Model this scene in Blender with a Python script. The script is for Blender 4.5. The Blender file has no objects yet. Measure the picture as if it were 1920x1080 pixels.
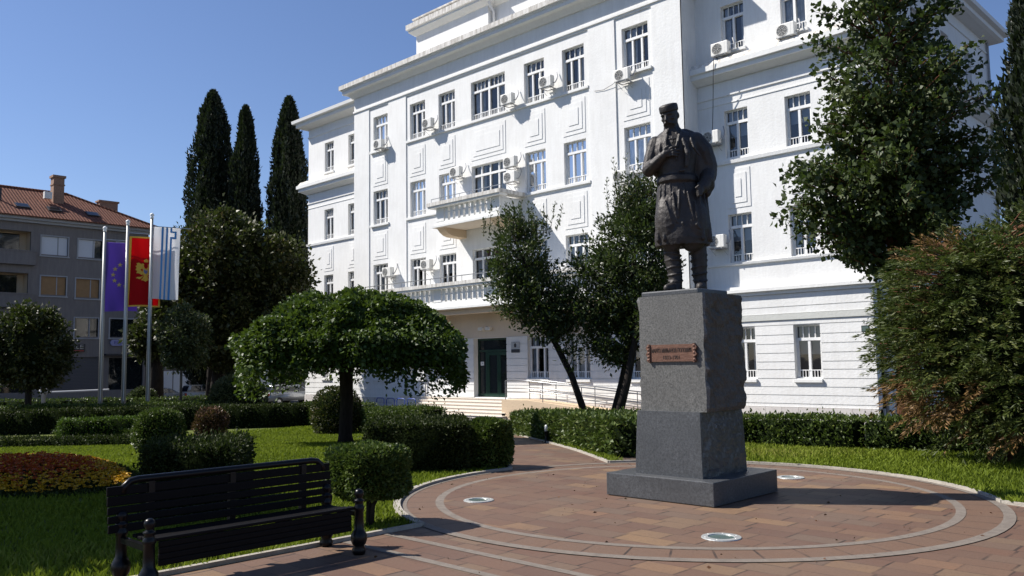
import bpy, bmesh, math, random
import numpy as np
from mathutils import Vector, Matrix, noise as mnoise

random.seed(7)
RNG = np.random.default_rng(11)
scene = bpy.context.scene
COL = scene.collection
PI = math.pi
R = math.radians

# ------------------------------------------------------------------ basics
def zg(x, y):
    r = math.hypot(x, y)
    t = min(1.0, max(0.0, (r - 17.0) / 23.0))
    return -0.9 * t * t * (3 - 2 * t)

def zgv(x, y):
    r = np.hypot(x, y)
    t = np.clip((r - 17.0) / 23.0, 0, 1)
    return -0.9 * t * t * (3 - 2 * t)

def tag(o, label=None, cat=None, group=None, kind=None):
    if label: o['label'] = label
    if cat: o['category'] = cat
    if group: o['group'] = group
    if kind: o['kind'] = kind
    return o

def empty(name, loc, label, cat, group=None, rz=0.0):
    o = bpy.data.objects.new(name, None)
    COL.objects.link(o)
    o.location = loc
    o.rotation_euler = (0, 0, rz)
    o.empty_display_size = 0.3
    return tag(o, label, cat, group)

class MB:
    """collects faces, then links them as one mesh object"""
    def __init__(self):
        self.v = []; self.f = []; self.m = []
    def add(self, verts, faces, mi=0):
        b = len(self.v)
        self.v.extend([tuple(p) for p in verts])
        for f in faces:
            self.f.append(tuple(b + i for i in f)); self.m.append(mi)
        return self
    def quad(self, a, b, c, d, mi=0):
        return self.add([a, b, c, d], [(0, 1, 2, 3)], mi)
    def box(self, x0, x1, y0, y1, z0, z1, mi=0):
        v = [(x0, y0, z0), (x1, y0, z0), (x1, y1, z0), (x0, y1, z0), (x0, y0, z1), (x1, y0, z1), (x1, y1, z1), (x0, y1, z1)]
        return self.add(v, [(0, 3, 2, 1), (4, 5, 6, 7), (0, 1, 5, 4), (1, 2, 6, 5), (2, 3, 7, 6), (3, 0, 4, 7)], mi)
    def bbox(self, x0, x1, y0, y1, z0, z1, b=0.01, mi=0):
        bm = bmesh.new()
        bmesh.ops.create_cube(bm, size=1.0)
        for p in bm.verts:
            p.co = Vector(((x0 + x1) / 2 + p.co.x * (x1 - x0), (y0 + y1) / 2 + p.co.y * (y1 - y0), (z0 + z1) / 2 + p.co.z * (z1 - z0)))
        bmesh.ops.bevel(bm, geom=bm.edges[:], offset=b, segments=2, affect='EDGES', profile=0.6)
        self.addbm(bm, mi); bm.free(); return self
    def addbm(self, bm, mi=0):
        bm.verts.index_update()
        return self.add([p.co for p in bm.verts], [[q.index for q in f.verts] for f in bm.faces], mi)
    def tube(self, pts, rad, n=8, mi=0, caps=True):
        pts = [Vector(p) for p in pts]
        if not hasattr(rad, '__len__'): rad = [rad] * len(pts)
        rings = []
        prev = None
        for i, p in enumerate(pts):
            d = (pts[min(i + 1, len(pts) - 1)] - pts[max(i - 1, 0)])
            if d.length < 1e-9: d = Vector((0, 0, 1))
            d.normalize()
            if prev is None:
                a = Vector((1, 0, 0)) if abs(d.x) < 0.8 else Vector((0, 1, 0))
                u = d.cross(a).normalized()
            else:
                u = (prev - d * prev.dot(d))
                u = u.normalized() if u.length > 1e-6 else d.orthogonal().normalized()
            prev = u
            w = d.cross(u)
            rings.append([p + (u * math.cos(2 * PI * k / n) + w * math.sin(2 * PI * k / n)) * rad[i] for k in range(n)])
        v = [q for r_ in rings for q in r_]
        f = []
        for i in range(len(pts) - 1):
            for k in range(n):
                f.append((i * n + k, i * n + (k + 1) % n, (i + 1) * n + (k + 1) % n, (i + 1) * n + k))
        if caps:
            f.append(tuple(reversed(range(n)))); f.append(tuple((len(pts) - 1) * n + k for k in range(n)))
        return self.add(v, f, mi)
    def lathe(self, prof, c=(0, 0, 0), n=16, mi=0):
        v = []; f = []
        for r_, z in prof:
            for k in range(n):
                v.append((c[0] + r_ * math.cos(2 * PI * k / n), c[1] + r_ * math.sin(2 * PI * k / n), c[2] + z))
        for i in range(len(prof) - 1):
            for k in range(n):
                f.append((i * n + k, i * n + (k + 1) % n, (i + 1) * n + (k + 1) % n, (i + 1) * n + k))
        f.append(tuple(reversed(range(n)))); f.append(tuple((len(prof) - 1) * n + k for k in range(n)))
        return self.add(v, f, mi)
    def loft(self, secs, n=20, mi=0):
        """secs: (cx, cy, z, rx, ry)"""
        v = []; f = []
        for cx, cy, z, rx, ry in secs:
            for k in range(n):
                v.append((cx + rx * math.cos(2 * PI * k / n), cy + ry * math.sin(2 * PI * k / n), z))
        for i in range(len(secs) - 1):
            for k in range(n):
                f.append((i * n + k, i * n + (k + 1) % n, (i + 1) * n + (k + 1) % n, (i + 1) * n + k))
        f.append(tuple(reversed(range(n)))); f.append(tuple((len(secs) - 1) * n + k for k in range(n)))
        return self.add(v, f, mi)
    def ball(self, c, r, n=12, m=8, mi=0):
        rx, ry, rz = r if hasattr(r, '__len__') else (r, r, r)
        prof = [(c[0], c[1], c[2] - rz * math.cos(PI * i / m), max(1e-4, rx * math.sin(PI * i / m)), max(1e-4, ry * math.sin(PI * i / m))) for i in range(m + 1)]
        return self.loft(prof, n, mi)
    def prism(self, poly, y0, y1, mi=0):
        """poly in (x,z), extruded along y"""
        n = len(poly)
        v = [(x, y0, z) for x, z in poly] + [(x, y1, z) for x, z in poly]
        f = [tuple(range(n)), tuple(reversed(range(n, 2 * n)))]
        f += [(i, i + n, (i + 1) % n + n, (i + 1) % n) for i in range(n)]
        return self.add(v, f, mi)
    def xform(self, M):
        self.v = [tuple(M @ Vector(p)) for p in self.v]; return self
    def build(self, name, mats, parent=None, loc=None, world=False, rz=0.0, smooth=False, fixn=True):
        me = bpy.data.meshes.new(name)
        me.from_pydata(self.v, [], self.f)
        for m in (mats if isinstance(mats, (list, tuple)) else [mats]): me.materials.append(m)
        me.polygons.foreach_set('material_index', self.m)
        if fixn:
            bm = bmesh.new(); bm.from_mesh(me)
            bmesh.ops.recalc_face_normals(bm, faces=bm.faces)
            bm.to_mesh(me); bm.free()
        if smooth: me.polygons.foreach_set('use_smooth', [True] * len(me.polygons))
        me.update()
        return link(name, me, parent, loc, world, rz)

def link(name, me, parent=None, loc=None, world=False, rz=0.0):
    o = bpy.data.objects.new(name, me)
    COL.objects.link(o)
    if parent is not None:
        o.parent = parent
        if world:
            p = parent; L = Vector((0, 0, 0))
            while p is not None:
                L += p.location; p = p.parent
            o.location = -L
    if loc is not None: o.location = loc
    if rz: o.rotation_euler = (0, 0, rz)
    return o

def dup_part(o, parent, loc, rz=0.0):
    c = o.copy(); COL.objects.link(c); c.parent = parent
    c.location = loc; c.rotation_euler = (0, 0, rz)
    for ch in o.children:
        d = ch.copy(); COL.objects.link(d); d.parent = c
    return c

# ------------------------------------------------------------------ materials
MAT = {}
class NT:
    def __init__(self, name):
        m = bpy.data.materials.new(name); m.use_nodes = True
        self.m = m; self.t = m.node_tree; self.n = self.t.nodes; self.l = self.t.links
        self.p = self.n['Principled BSDF']; self.out = self.n['Material Output']
        MAT[name] = m
    def node(self, ty, **kw):
        o = self.n.new(ty)
        for k, v in kw.items():
            if k in o.inputs.keys(): o.inputs[k].default_value = v
            else: setattr(o, k, v)
        return o
    def lk(self, a, b): self.l.new(a, b)
    def math(self, op, a, b=None):
        o = self.n.new('ShaderNodeMath'); o.operation = op
        for i, x in enumerate((a, b)):
            if x is None: continue
            if isinstance(x, (int, float)): o.inputs[i].default_value = x
            else: self.lk(x, o.inputs[i])
        return o.outputs[0]
    def ramp(self, fac, stops, interp='LINEAR'):
        o = self.n.new('ShaderNodeValToRGB'); o.color_ramp.interpolation = interp
        e = o.color_ramp.elements
        while len(e) < len(stops): e.new(0.5)
        for i, (p, c) in enumerate(stops):
            e[i].position = p; e[i].color = (*c, 1)
        self.lk(fac, o.inputs[0]); return o.outputs[0]
    def coord(self, scale=(1, 1, 1), which='Object', rot=(0, 0, 0)):
        tc = self.n.new('ShaderNodeTexCoord'); mp = self.n.new('ShaderNodeMapping')
        mp.inputs['Scale'].default_value = scale; mp.inputs['Rotation'].default_value = rot
        self.lk(tc.outputs[which], mp.inputs[0]); return mp.outputs[0]
    def noise(self, vec, scale, detail=4, rough=0.55):
        o = self.n.new('ShaderNodeTexNoise')
        o.inputs['Scale'].default_value = scale; o.inputs['Detail'].default_value = detail; o.inputs['Roughness'].default_value = rough
        self.lk(vec, o.inputs['Vector']); return o.outputs['Fac']
    def mix(self, fac, a, b, blend='MIX'):
        o = self.n.new('ShaderNodeMix'); o.data_type = 'RGBA'; o.blend_type = blend
        for s, x in ((0, fac), (6, a), (7, b)):
            if isinstance(x, (int, float)): o.inputs[s].default_value = x
            elif isinstance(x, tuple): o.inputs[s].default_value = (*x, 1)
            else: self.lk(x, o.inputs[s])
        return o.outputs[2]
    def bump(self, h, strength=0.3, dist=0.02):
        o = self.n.new('ShaderNodeBump'); o.inputs['Strength'].default_value = strength; o.inputs['Distance'].default_value = dist
        self.lk(h, o.inputs['Height']); self.lk(o.outputs[0], self.p.inputs['Normal']); return o
    def base(self, c):
        if isinstance(c, tuple): self.p.inputs['Base Color'].default_value = (*c, 1)
        else: self.lk(c, self.p.inputs['Base Color'])
        return self
    def rough(self, r, spec=0.5, metal=0.0):
        self.p.inputs['Roughness'].default_value = r; self.p.inputs['Specular IOR Level'].default_value = spec
        self.p.inputs['Metallic'].default_value = metal
        return self

def plain(name, c, rough=0.6, metal=0.0, spec=0.5, var=0.0, scale=6.0, bump=0.0):
    t = NT(name)
    if var:
        f = t.noise(t.coord(), scale, 5)
        t.base(t.ramp(f, [(0.25, tuple(x * (1 - var) for x in c)), (0.75, tuple(min(1, x * (1 + var)) for x in c))]))
        if bump: t.bump(f, bump, 0.02)
    else: t.base(c)
    t.rough(rough, spec, metal); return t.m

def plaster(name, c, stain=0.25, streak=0.0, bump=0.35, sc=9.0, stainc=(0.45, 0.42, 0.38)):
    t = NT(name); v = t.coord()
    f1 = t.noise(v, 0.55, 6, 0.6); f2 = t.noise(v, sc, 4, 0.6)
    col = t.mix(t.ramp(f1, [(0.42, (0, 0, 0)), (0.72, (stain, stain, stain))]), c, tuple(a * 0.86 for a in c))
    if streak:
        fs = t.noise(t.coord((5.0, 5.0, 0.7)), 1.0, 6, 0.7)
        col = t.mix(t.ramp(fs, [(0.40, (0, 0, 0)), (0.62, (streak, streak, streak))]), col, stainc)
    col = t.mix(t.ramp(f2, [(0.3, (0.10,) * 3), (0.6, (0, 0, 0))]), col, tuple(a * 0.8 for a in c))
    t.base(col); t.bump(f2, bump, 0.03); t.rough(0.85, 0.2); return t.m

plaster('white_plaster', (0.79, 0.79, 0.775), stain=0.6, streak=0.16, stainc=(0.50, 0.48, 0.44))
plaster('white_trim', (0.78, 0.78, 0.76), stain=0.3, streak=0.10)
plaster('weathered_ledge', (0.74, 0.72, 0.68), stain=0.4, streak=0.75, stainc=(0.30, 0.27, 0.23))
plaster('grey_band', (0.56, 0.57, 0.54), stain=0.3, streak=0.15)
plaster('beige_plaster', (0.62, 0.48, 0.33), stain=0.3)
plaster('grey_render', (0.20, 0.180, 0.172), stain=0.5, streak=0.12)
plaster('grey_trim', (0.38, 0.38, 0.39), stain=0.3)
plaster('bounce_cream', (0.68, 0.58, 0.47), stain=0.4, streak=0.15)  # cream tone paints in warm light bounced up under the balconies
plaster('cream_step', (0.72, 0.66, 0.58), stain=0.3, streak=0.12)
plain('window_frame', (0.76, 0.76, 0.75), 0.5, var=0.05, scale=12)
plain('curtain', (0.56, 0.57, 0.58), 0.9, var=0.35, scale=3)
plain('blind', (0.36, 0.39, 0.43), 0.8, var=0.08, scale=2)
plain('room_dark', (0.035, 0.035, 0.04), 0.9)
plain('ac_case', (0.72, 0.71, 0.67), 0.45, var=0.06, scale=8)
plain('ac_grille', (0.10, 0.10, 0.10), 0.6)
plain('cable', (0.04, 0.04, 0.045), 0.6)
plain('steel', (0.30, 0.31, 0.32), 0.35, 0.9)
plain('pole_metal', (0.33, 0.335, 0.32), 0.45, 0.25, var=0.06, scale=3)
plain('white_paint', (0.78, 0.78, 0.77), 0.45)
plain('black_iron', (0.004, 0.004, 0.005), 0.32, 0.0, 0.25, var=0.2, scale=30, bump=0.08)
plain('bench_wood', (0.0035, 0.003, 0.0035), 0.55, 0.0, 0.12, var=0.3, scale=20, bump=0.15)
plain('door_green', (0.008, 0.035, 0.022), 0.35)
plain('soil', (0.055, 0.035, 0.022), 0.95, var=0.4, scale=20, bump=0.5)
plain('rubber', (0.018, 0.018, 0.018), 0.8)
plain('rim', (0.45, 0.46, 0.47), 0.3, 0.8)
plain('car_silver', (0.42, 0.43, 0.44), 0.28, 0.5)
plain('car_blue_grey', (0.30, 0.33, 0.38), 0.28, 0.4)
plain('car_beige', (0.46, 0.43, 0.38), 0.3, 0.3)
plain('red_light', (0.30, 0.015, 0.012), 0.25)
plain('blue_paint', (0.03, 0.07, 0.30), 0.4)
plain('red_strip', (0.35, 0.04, 0.03), 0.5)
plain('sign_dark', (0.03, 0.03, 0.035), 0.5)
plain('sign_pale', (0.32, 0.32, 0.55), 0.5)
plain('sign_ink', (0.10, 0.10, 0.35), 0.5)
plain('plate_grey', (0.42, 0.42, 0.42), 0.4, 0.2)
plain('shutter_white', (0.60, 0.62, 0.66), 0.6, var=0.04, scale=1)
plain('shutter_wood', (0.30, 0.17, 0.07), 0.6, var=0.12, scale=3)
plain('roller_door', (0.09, 0.09, 0.10), 0.6)
plain('chimney_brick', (0.26, 0.16, 0.11), 0.9, var=0.3, scale=10, bump=0.4)
plain('shade_core', (0.010, 0.015, 0.006), 1.0, spec=0.0)  # near-black filler inside foliage, paints the shade between the leaves
plain('lamp_glass', (0.10, 0.14, 0.13), 0.12)
plain('lamp_ring', (0.42, 0.43, 0.42), 0.35, 0.3, var=0.08, scale=20)
def cloth_mat(name, c):
    t = NT(name); t.base(c); t.rough(0.85, 0.1)
    tl = t.node('ShaderNodeBsdfTranslucent'); tl.inputs[0].default_value = (*c, 1)
    m = t.node('ShaderNodeMixShader'); m.inputs[0].default_value = 0.58
    t.lk(t.p.outputs[0], m.inputs[1]); t.lk(tl.outputs[0], m.inputs[2]); t.lk(m.outputs[0], t.out.inputs[0])
cloth_mat('eu_blue', (0.20, 0.135, 0.46))
plain('star_gold', (0.62, 0.48, 0.16), 0.7)
cloth_mat('flag_red', (0.70, 0.022, 0.028))
plain('flag_gold', (0.80, 0.44, 0.05), 0.7)
cloth_mat('flag_white', (0.86, 0.87, 0.89))
plain('flag_blue', (0.06, 0.26, 0.62), 0.8)
plain('shield_blue', (0.20, 0.20, 0.35), 0.8)

def mk_glass():
    t = NT('window_glass')
    fr = t.node('ShaderNodeFresnel'); fr.inputs['IOR'].default_value = 1.6
    tr = t.node('ShaderNodeBsdfTransparent'); tr.inputs[0].default_value = (0.72, 0.76, 0.80, 1)
    gl = t.node('ShaderNodeBsdfGlossy'); gl.inputs['Roughness'].default_value = 0.02
    f = t.noise(t.coord(), 0.8, 2)
    b = t.node('ShaderNodeBump'); b.inputs['Strength'].default_value = 0.06; b.inputs['Distance'].default_value = 0.05
    t.lk(f, b.inputs['Height']); t.lk(b.outputs[0], gl.inputs['Normal'])
    m = t.node('ShaderNodeMixShader')
    k = t.math('ADD', t.math('MULTIPLY', fr.outputs[0], 0.7), 0.07)
    t.lk(k, m.inputs[0]); t.lk(tr.outputs[0], m.inputs[1]); t.lk(gl.outputs[0], m.inputs[2])
    t.lk(m.outputs[0], t.out.inputs[0])
mk_glass()
plain('dark_glass', (0.012, 0.016, 0.018), 0.04, 0, 0.6)
plain('car_glass', (0.015, 0.02, 0.03), 0.05, 0, 0.6)

def leafmat(name, stops, trans=0.22, rough=0.5, spec=0.35, tcol=(0.10, 0.17, 0.02)):
    t = NT(name)
    a = t.node('ShaderNodeAttribute', attribute_name='var')
    c = t.ramp(a.outputs['Fac'], stops)
    t.base(c); t.rough(rough, spec)
    tl = t.node('ShaderNodeBsdfTranslucent')
    t.lk(t.mix(0.5, c, tcol), tl.inputs[0])
    m = t.node('ShaderNodeMixShader'); m.inputs[0].default_value = trans
    t.lk(t.p.outputs[0], m.inputs[1]); t.lk(tl.outputs[0], m.inputs[2]); t.lk(m.outputs[0], t.out.inputs[0])
    return t.m
leafmat('leaf_mulberry', [(0, (0.026, 0.048, 0.008)), (0.6, (0.046, 0.084, 0.012)), (1, (0.085, 0.130, 0.020))], 0.24, tcol=(0.12, 0.19, 0.015))
leafmat('leaf_laurel', [(0, (0.030, 0.046, 0.015)), (0.7, (0.052, 0.074, 0.022)), (1, (0.10, 0.105, 0.028))], 0.20, 0.45, 0.35)
leafmat('leaf_linden', [(0, (0.028, 0.044, 0.013)), (0.7, (0.050, 0.072, 0.020)), (1, (0.085, 0.100, 0.030))], 0.20, 0.55, 0.3)
leafmat('leaf_yew', [(0, (0.032, 0.050, 0.010)), (0.6, (0.065, 0.085, 0.018)), (1, (0.125, 0.130, 0.030))], 0.20)
leafmat('leaf_yew_brown', [(0, (0.10, 0.055, 0.018)), (1, (0.25, 0.145, 0.055))], 0.15)
leafmat('leaf_cypress', [(0, (0.010, 0.016, 0.008)), (1, (0.024, 0.034, 0.014))], 0.08)
leafmat('leaf_broad', [(0, (0.024, 0.030, 0.008)), (0.7, (0.050, 0.055, 0.012)), (0.92, (0.085, 0.072, 0.014)), (1, (0.14, 0.075, 0.02))], 0.15)
leafmat('leaf_pale', [(0, (0.04, 0.055, 0.020)), (1, (0.085, 0.095, 0.035))], 0.15)
leafmat('leaf_hedge', [(0, (0.036, 0.058, 0.011)), (0.7, (0.072, 0.110, 0.020)), (1, (0.130, 0.155, 0.032))], 0.20, 0.50, 0.3)
leafmat('leaf_hedge_fresh', [(0, (0.030, 0.060, 0.006)), (1, (0.085, 0.145, 0.014))], 0.25)
leafmat('leaf_hedge_dark', [(0, (0.014, 0.022, 0.006)), (1, (0.040, 0.050, 0.012))], 0.12, 0.6, 0.15)  # darker hedge leaf, also paints shade into the square cut hedge
leafmat('leaf_dry', [(0, (0.07, 0.032, 0.016)), (1, (0.15, 0.070, 0.035))], 0.1)
leafmat('grass_blade', [(0, (0.085, 0.120, 0.012)), (0.7, (0.165, 0.215, 0.022)), (1, (0.26, 0.26, 0.06))], 0.32, rough=0.7, spec=0.15, tcol=(0.24, 0.32, 0.02))
leafmat('petal_yellow', [(0, (0.45, 0.24, 0.010)), (1, (0.75, 0.45, 0.02))], 0.2, tcol=(0.7, 0.4, 0.02))
leafmat('petal_orange', [(0, (0.30, 0.045, 0.008)), (1, (0.55, 0.10, 0.012))], 0.2, tcol=(0.5, 0.1, 0.01))

def bark(name, c, sc=14):
    t = NT(name); f = t.noise(t.coord((1, 1, 0.22)), sc, 6, 0.65)
    t.base(t.ramp(f, [(0.3, tuple(x * 0.45 for x in c)), (0.7, tuple(x * 1.35 for x in c))])); t.bump(f, 0.8, 0.04); t.rough(0.9, 0.2)
bark('bark_dark', (0.030, 0.024, 0.020)); bark('bark_grey', (0.11, 0.10, 0.085)); bark('bark_red', (0.16, 0.070, 0.040))

def granite(name, c, sp=0.6, rough=0.42, coarse=0.0):
    t = NT(name); v = t.coord()
    f = t.noise(v, 36, 5, 0.85); g = t.noise(v, 2.2, 6, 0.65)
    col = t.ramp(f, [(0.32, tuple(x * (1 - sp) for x in c)), (0.5, c), (0.70, tuple(x * (1 + sp) for x in c))])
    col = t.mix(t.ramp(g, [(0.35, (0.5,) * 3), (0.65, (0, 0, 0))]), col, tuple(x * 0.66 for x in c))
    ws = t.noise(t.coord((9, 9, 0.5)), 1.0, 5, 0.7)
    col = t.mix(t.ramp(ws, [(0.52, (0, 0, 0)), (0.72, (0.45,) * 3)]), col, tuple(x * 0.62 for x in c))
    t.base(col); t.rough(rough, 0.5)
    if coarse: t.bump(t.noise(v, 26, 6, 0.7), coarse, 0.03)
granite('granite_light', (0.118, 0.117, 0.112), 0.85); granite('granite_dark', (0.070, 0.074, 0.080), 0.75, 0.36); granite('granite_rough', (0.105, 0.100, 0.088), 0.5, 0.85, 0.9)

def bronze(name, c, c2, sc=5):
    t = NT(name); v = t.coord(); f = t.noise(v, sc, 6, 0.6); g = t.noise(v, 38, 4, 0.6)
    t.base(t.ramp(f, [(0.3, c), (0.7, c2)])); t.bump(g, 0.35, 0.02); t.rough(0.52, 0.4, 0.25)
bronze('bronze', (0.022, 0.020, 0.019), (0.052, 0.045, 0.041)); bronze('plaque_bronze', (0.115, 0.058, 0.040), (0.175, 0.092, 0.064), 9)
plain('plaque_ink', (0.045, 0.028, 0.022), 0.5)

def paving(name, w, h, polar=False, cx=-7.1, cy=10.9):
    t = NT(name)
    geo = t.node('ShaderNodeNewGeometry'); sep = t.node('ShaderNodeSeparateXYZ'); t.lk(geo.outputs['Position'], sep.inputs[0])
    x, y = sep.outputs[0], sep.outputs[1]
    if polar:
        dx = t.math('SUBTRACT', x, cx); dy = t.math('SUBTRACT', y, cy)
        u = t.math('MULTIPLY', t.math('ARCTAN2', dy, dx), 4.0)
        rr = t.math('SQRT', t.math('ADD', t.math('MULTIPLY', dx, dx), t.math('MULTIPLY', dy, dy)))
        vrow = t.math('MULTIPLY', rr, 0.0001); uu = t.math('DIVIDE', u, w)
    else:
        vv = t.math('DIVIDE', y, h); vrow = t.math('FLOOR', vv)
        rw = t.node('ShaderNodeTexWhiteNoise', noise_dimensions='1D'); t.lk(vrow, rw.inputs['W'])
        uu = t.math('ADD', t.math('DIVIDE', t.math('DIVIDE', x, w), t.math('ADD', 0.65, t.math('MULTIPLY', rw.outputs['Value'], 0.9))), t.math('MULTIPLY', rw.outputs['Value'], 17.0))
    # vary the course lengths a little
    cell = t.math('FLOOR', uu)
    comb = t.node('ShaderNodeCombineXYZ'); t.lk(cell, comb.inputs[0]); t.lk(vrow, comb.inputs[1])
    wn = t.node('ShaderNodeTexWhiteNoise', noise_dimensions='2D'); t.lk(comb.outputs[0], wn.inputs['Vector'])
    col = t.ramp(wn.outputs['Value'], [(0.0, (0.129, 0.067, 0.046)), (0.22, (0.159, 0.093, 0.062)), (0.42, (0.114, 0.063, 0.046)), (0.60, (0.172, 0.101, 0.064)), (0.78, (0.133, 0.093, 0.069)), (0.91, (0.228, 0.142, 0.077)), (1.0, (0.194, 0.110, 0.067))])
    g = t.coord()
    n1 = t.noise(g, 1.3, 6, 0.6); n2 = t.noise(g, 34, 5, 0.65)
    col = t.mix(t.ramp(n1, [(0.35, (0.55,) * 3), (0.68, (0, 0, 0))]), col, (0.142, 0.095, 0.069))
    col = t.mix(t.ramp(n2, [(0.30, (0.35,) * 3), (0.6, (0, 0, 0))]), col, (0.073, 0.046, 0.033))
    fu = t.math('FRACT', uu)
    gu = 0.013 / w
    jo = t.math('MAXIMUM', t.math('LESS_THAN', fu, gu), t.math('GREATER_THAN', fu, 1 - gu))
    if not polar:
        fv = t.math('FRACT', vv); gv = 0.012 / h
        jo = t.math('MAXIMUM', jo, t.math('LESS_THAN', fv, gv))
    jn = t.math('MULTIPLY', jo, t.ramp(t.noise(g, 3.0, 3), [(0.36, (0.22,) * 3), (0.62, (1, 1, 1))]))
    t.base(t.mix(jn, col, (0.041, 0.029, 0.024)))
    hgt = t.math('SUBTRACT', t.math('MULTIPLY', n2, 0.4), jo)
    t.bump(hgt, 0.35, 0.008); t.rough(0.62, 0.35)
paving('paving_stone', 0.52, 0.31); paving('paving_ring', 0.46, 0.3, True)
def setts(name):
    t = NT(name); geo = t.coord(); n = t.noise(geo, 7, 4, 0.6); n2 = t.noise(geo, 60, 3)
    c = t.ramp(n, [(0.3, (0.145, 0.125, 0.105)), (0.7, (0.215, 0.185, 0.155))])
    t.base(t.mix(t.ramp(n2, [(0.35, (0.5,) * 3), (0.6, (0, 0, 0))]), c, (0.14, 0.11, 0.09))); t.bump(n2, 0.3, 0.01); t.rough(0.75, 0.3)
setts('setts')
plaster('kerb_stone', (0.40, 0.37, 0.32), stain=0.6, streak=0.35, sc=30, stainc=(0.16, 0.14, 0.11))
def ground_mat(name, cols, sc, bumpv):
    t = NT(name); v = t.coord(); f = t.noise(v, sc, 6, 0.65); g = t.noise(v, 0.6, 5, 0.6)
    c = t.ramp(f, [(0.3, cols[0]), (0.7, cols[1])])
    t.base(t.mix(t.ramp(g, [(0.4, (0,) * 3), (0.65, (0.6,) * 3)]), c, cols[2])); t.bump(f, bumpv, 0.02); t.rough(0.9, 0.2)
ground_mat('asphalt', ((0.045, 0.045, 0.048), (0.075, 0.073, 0.072), (0.060, 0.056, 0.052)), 30, 0.4)
ground_mat('lawn_soil', ((0.050, 0.070, 0.010), (0.095, 0.120, 0.016), (0.12, 0.125, 0.030)), 14, 0.8)

def tiles(name):
    t = NT(name); v = t.coord()
    w = t.node('ShaderNodeTexWave', wave_type='BANDS', bands_direction='Y'); w.inputs['Scale'].default_value = 1.25; w.inputs['Distortion'].default_value = 0.6; w.inputs['Detail'].default_value = 1
    t.lk(v, w.inputs['Vector'])
    w2 = t.node('ShaderNodeTexWave', wave_type='BANDS', bands_direction='Z', wave_profile='SAW'); w2.inputs['Scale'].default_value = 1.6; w2.inputs['Distortion'].default_value = 0.5
    t.lk(v, w2.inputs['Vector'])
    n = t.noise(v, 5, 5, 0.7)
    c = t.ramp(n, [(0.3, (0.10, 0.042, 0.026)), (0.5, (0.19, 0.075, 0.045)), (0.72, (0.30, 0.13, 0.085))])
    c = t.mix(t.ramp(w.outputs['Fac'], [(0.0, (0.55,) * 3), (0.5, (0, 0, 0))]), c, (0.06, 0.028, 0.02))
    t.base(c); t.bump(t.math('ADD', w.outputs['Fac'], w2.outputs['Fac']), 0.8, 0.05); t.rough(0.85, 0.2)
tiles('roof_tile')
def plinth_mat():
    t = NT('plinth_stone'); v = t.coord(rot=(R(90), 0, 0))
    b = t.node('ShaderNodeTexBrick'); b.inputs['Scale'].default_value = 1.0; b.inputs['Brick Width'].default_value = 0.78; b.inputs['Row Height'].default_value = 0.39
    b.inputs['Mortar Size'].default_value = 0.008; b.inputs['Color1'].default_value = (0.62, 0.59, 0.56, 1); b.inputs['Color2'].default_value = (0.54, 0.51, 0.49, 1); b.inputs['Mortar'].default_value = (0.25, 0.23, 0.22, 1)
    t.lk(v, b.inputs['Vector'])
    n = t.noise(t.coord(), 6, 6, 0.7)
    t.base(t.mix(t.ramp(n, [(0.5, (0,) * 3), (0.75, (0.6,) * 3)]), b.outputs['Color'], (0.32, 0.27, 0.24))); t.bump(n, 0.3, 0.02); t.rough(0.85, 0.2)
plinth_mat()

# ------------------------------------------------------------------ text
def text_mesh(body, size, extrude=0.004, width=None):
    cu = bpy.data.curves.new('lettering', 'FONT'); cu.body = body; cu.size = size; cu.extrude = extrude
    cu.align_x = 'CENTER'; cu.align_y = 'CENTER'
    o = bpy.data.objects.new('lettering', cu); COL.objects.link(o)
    dg = bpy.context.evaluated_depsgraph_get(); dg.update()
    me = bpy.data.meshes.new_from_object(o.evaluated_get(dg))
    bpy.data.objects.remove(o); bpy.data.curves.remove(cu)
    n = len(me.vertices); a = np.empty(n * 3); me.vertices.foreach_get('co', a); a = a.reshape(-1, 3)
    if n and width:
        w = a[:, 0].max() - a[:, 0].min(); a[:, 0] *= width / max(w, 1e-6)
    b = a.copy(); b[:, 1] = -a[:, 2]; b[:, 2] = a[:, 1]   # stand upright, facing -Y
    me.vertices.foreach_set('co', b.ravel()); me.update()
    return me

# ------------------------------------------------------------------ leaves
def unit(a): return a / np.maximum(1e-9, np.linalg.norm(a, axis=-1, keepdims=True))

def leaf_quads(P, D, L, W, fold=0.25):
    n = len(P)
    D = unit(D); rnd = unit(RNG.normal(size=(n, 3)))
    S = unit(np.cross(D, rnd)); N = np.cross(S, D)
    L = np.broadcast_to(np.asarray(L, float), (n,))[:, None]; W = np.broadcast_to(np.asarray(W, float), (n,))[:, None]
    a = P; b = P + D * L * 0.45 + S * W * 0.5 + N * W * fold; c = P + D * L; d = P + D * L * 0.45 - S * W * 0.5 + N * W * fold
    return np.stack([a, b, c, d], 1)

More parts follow.
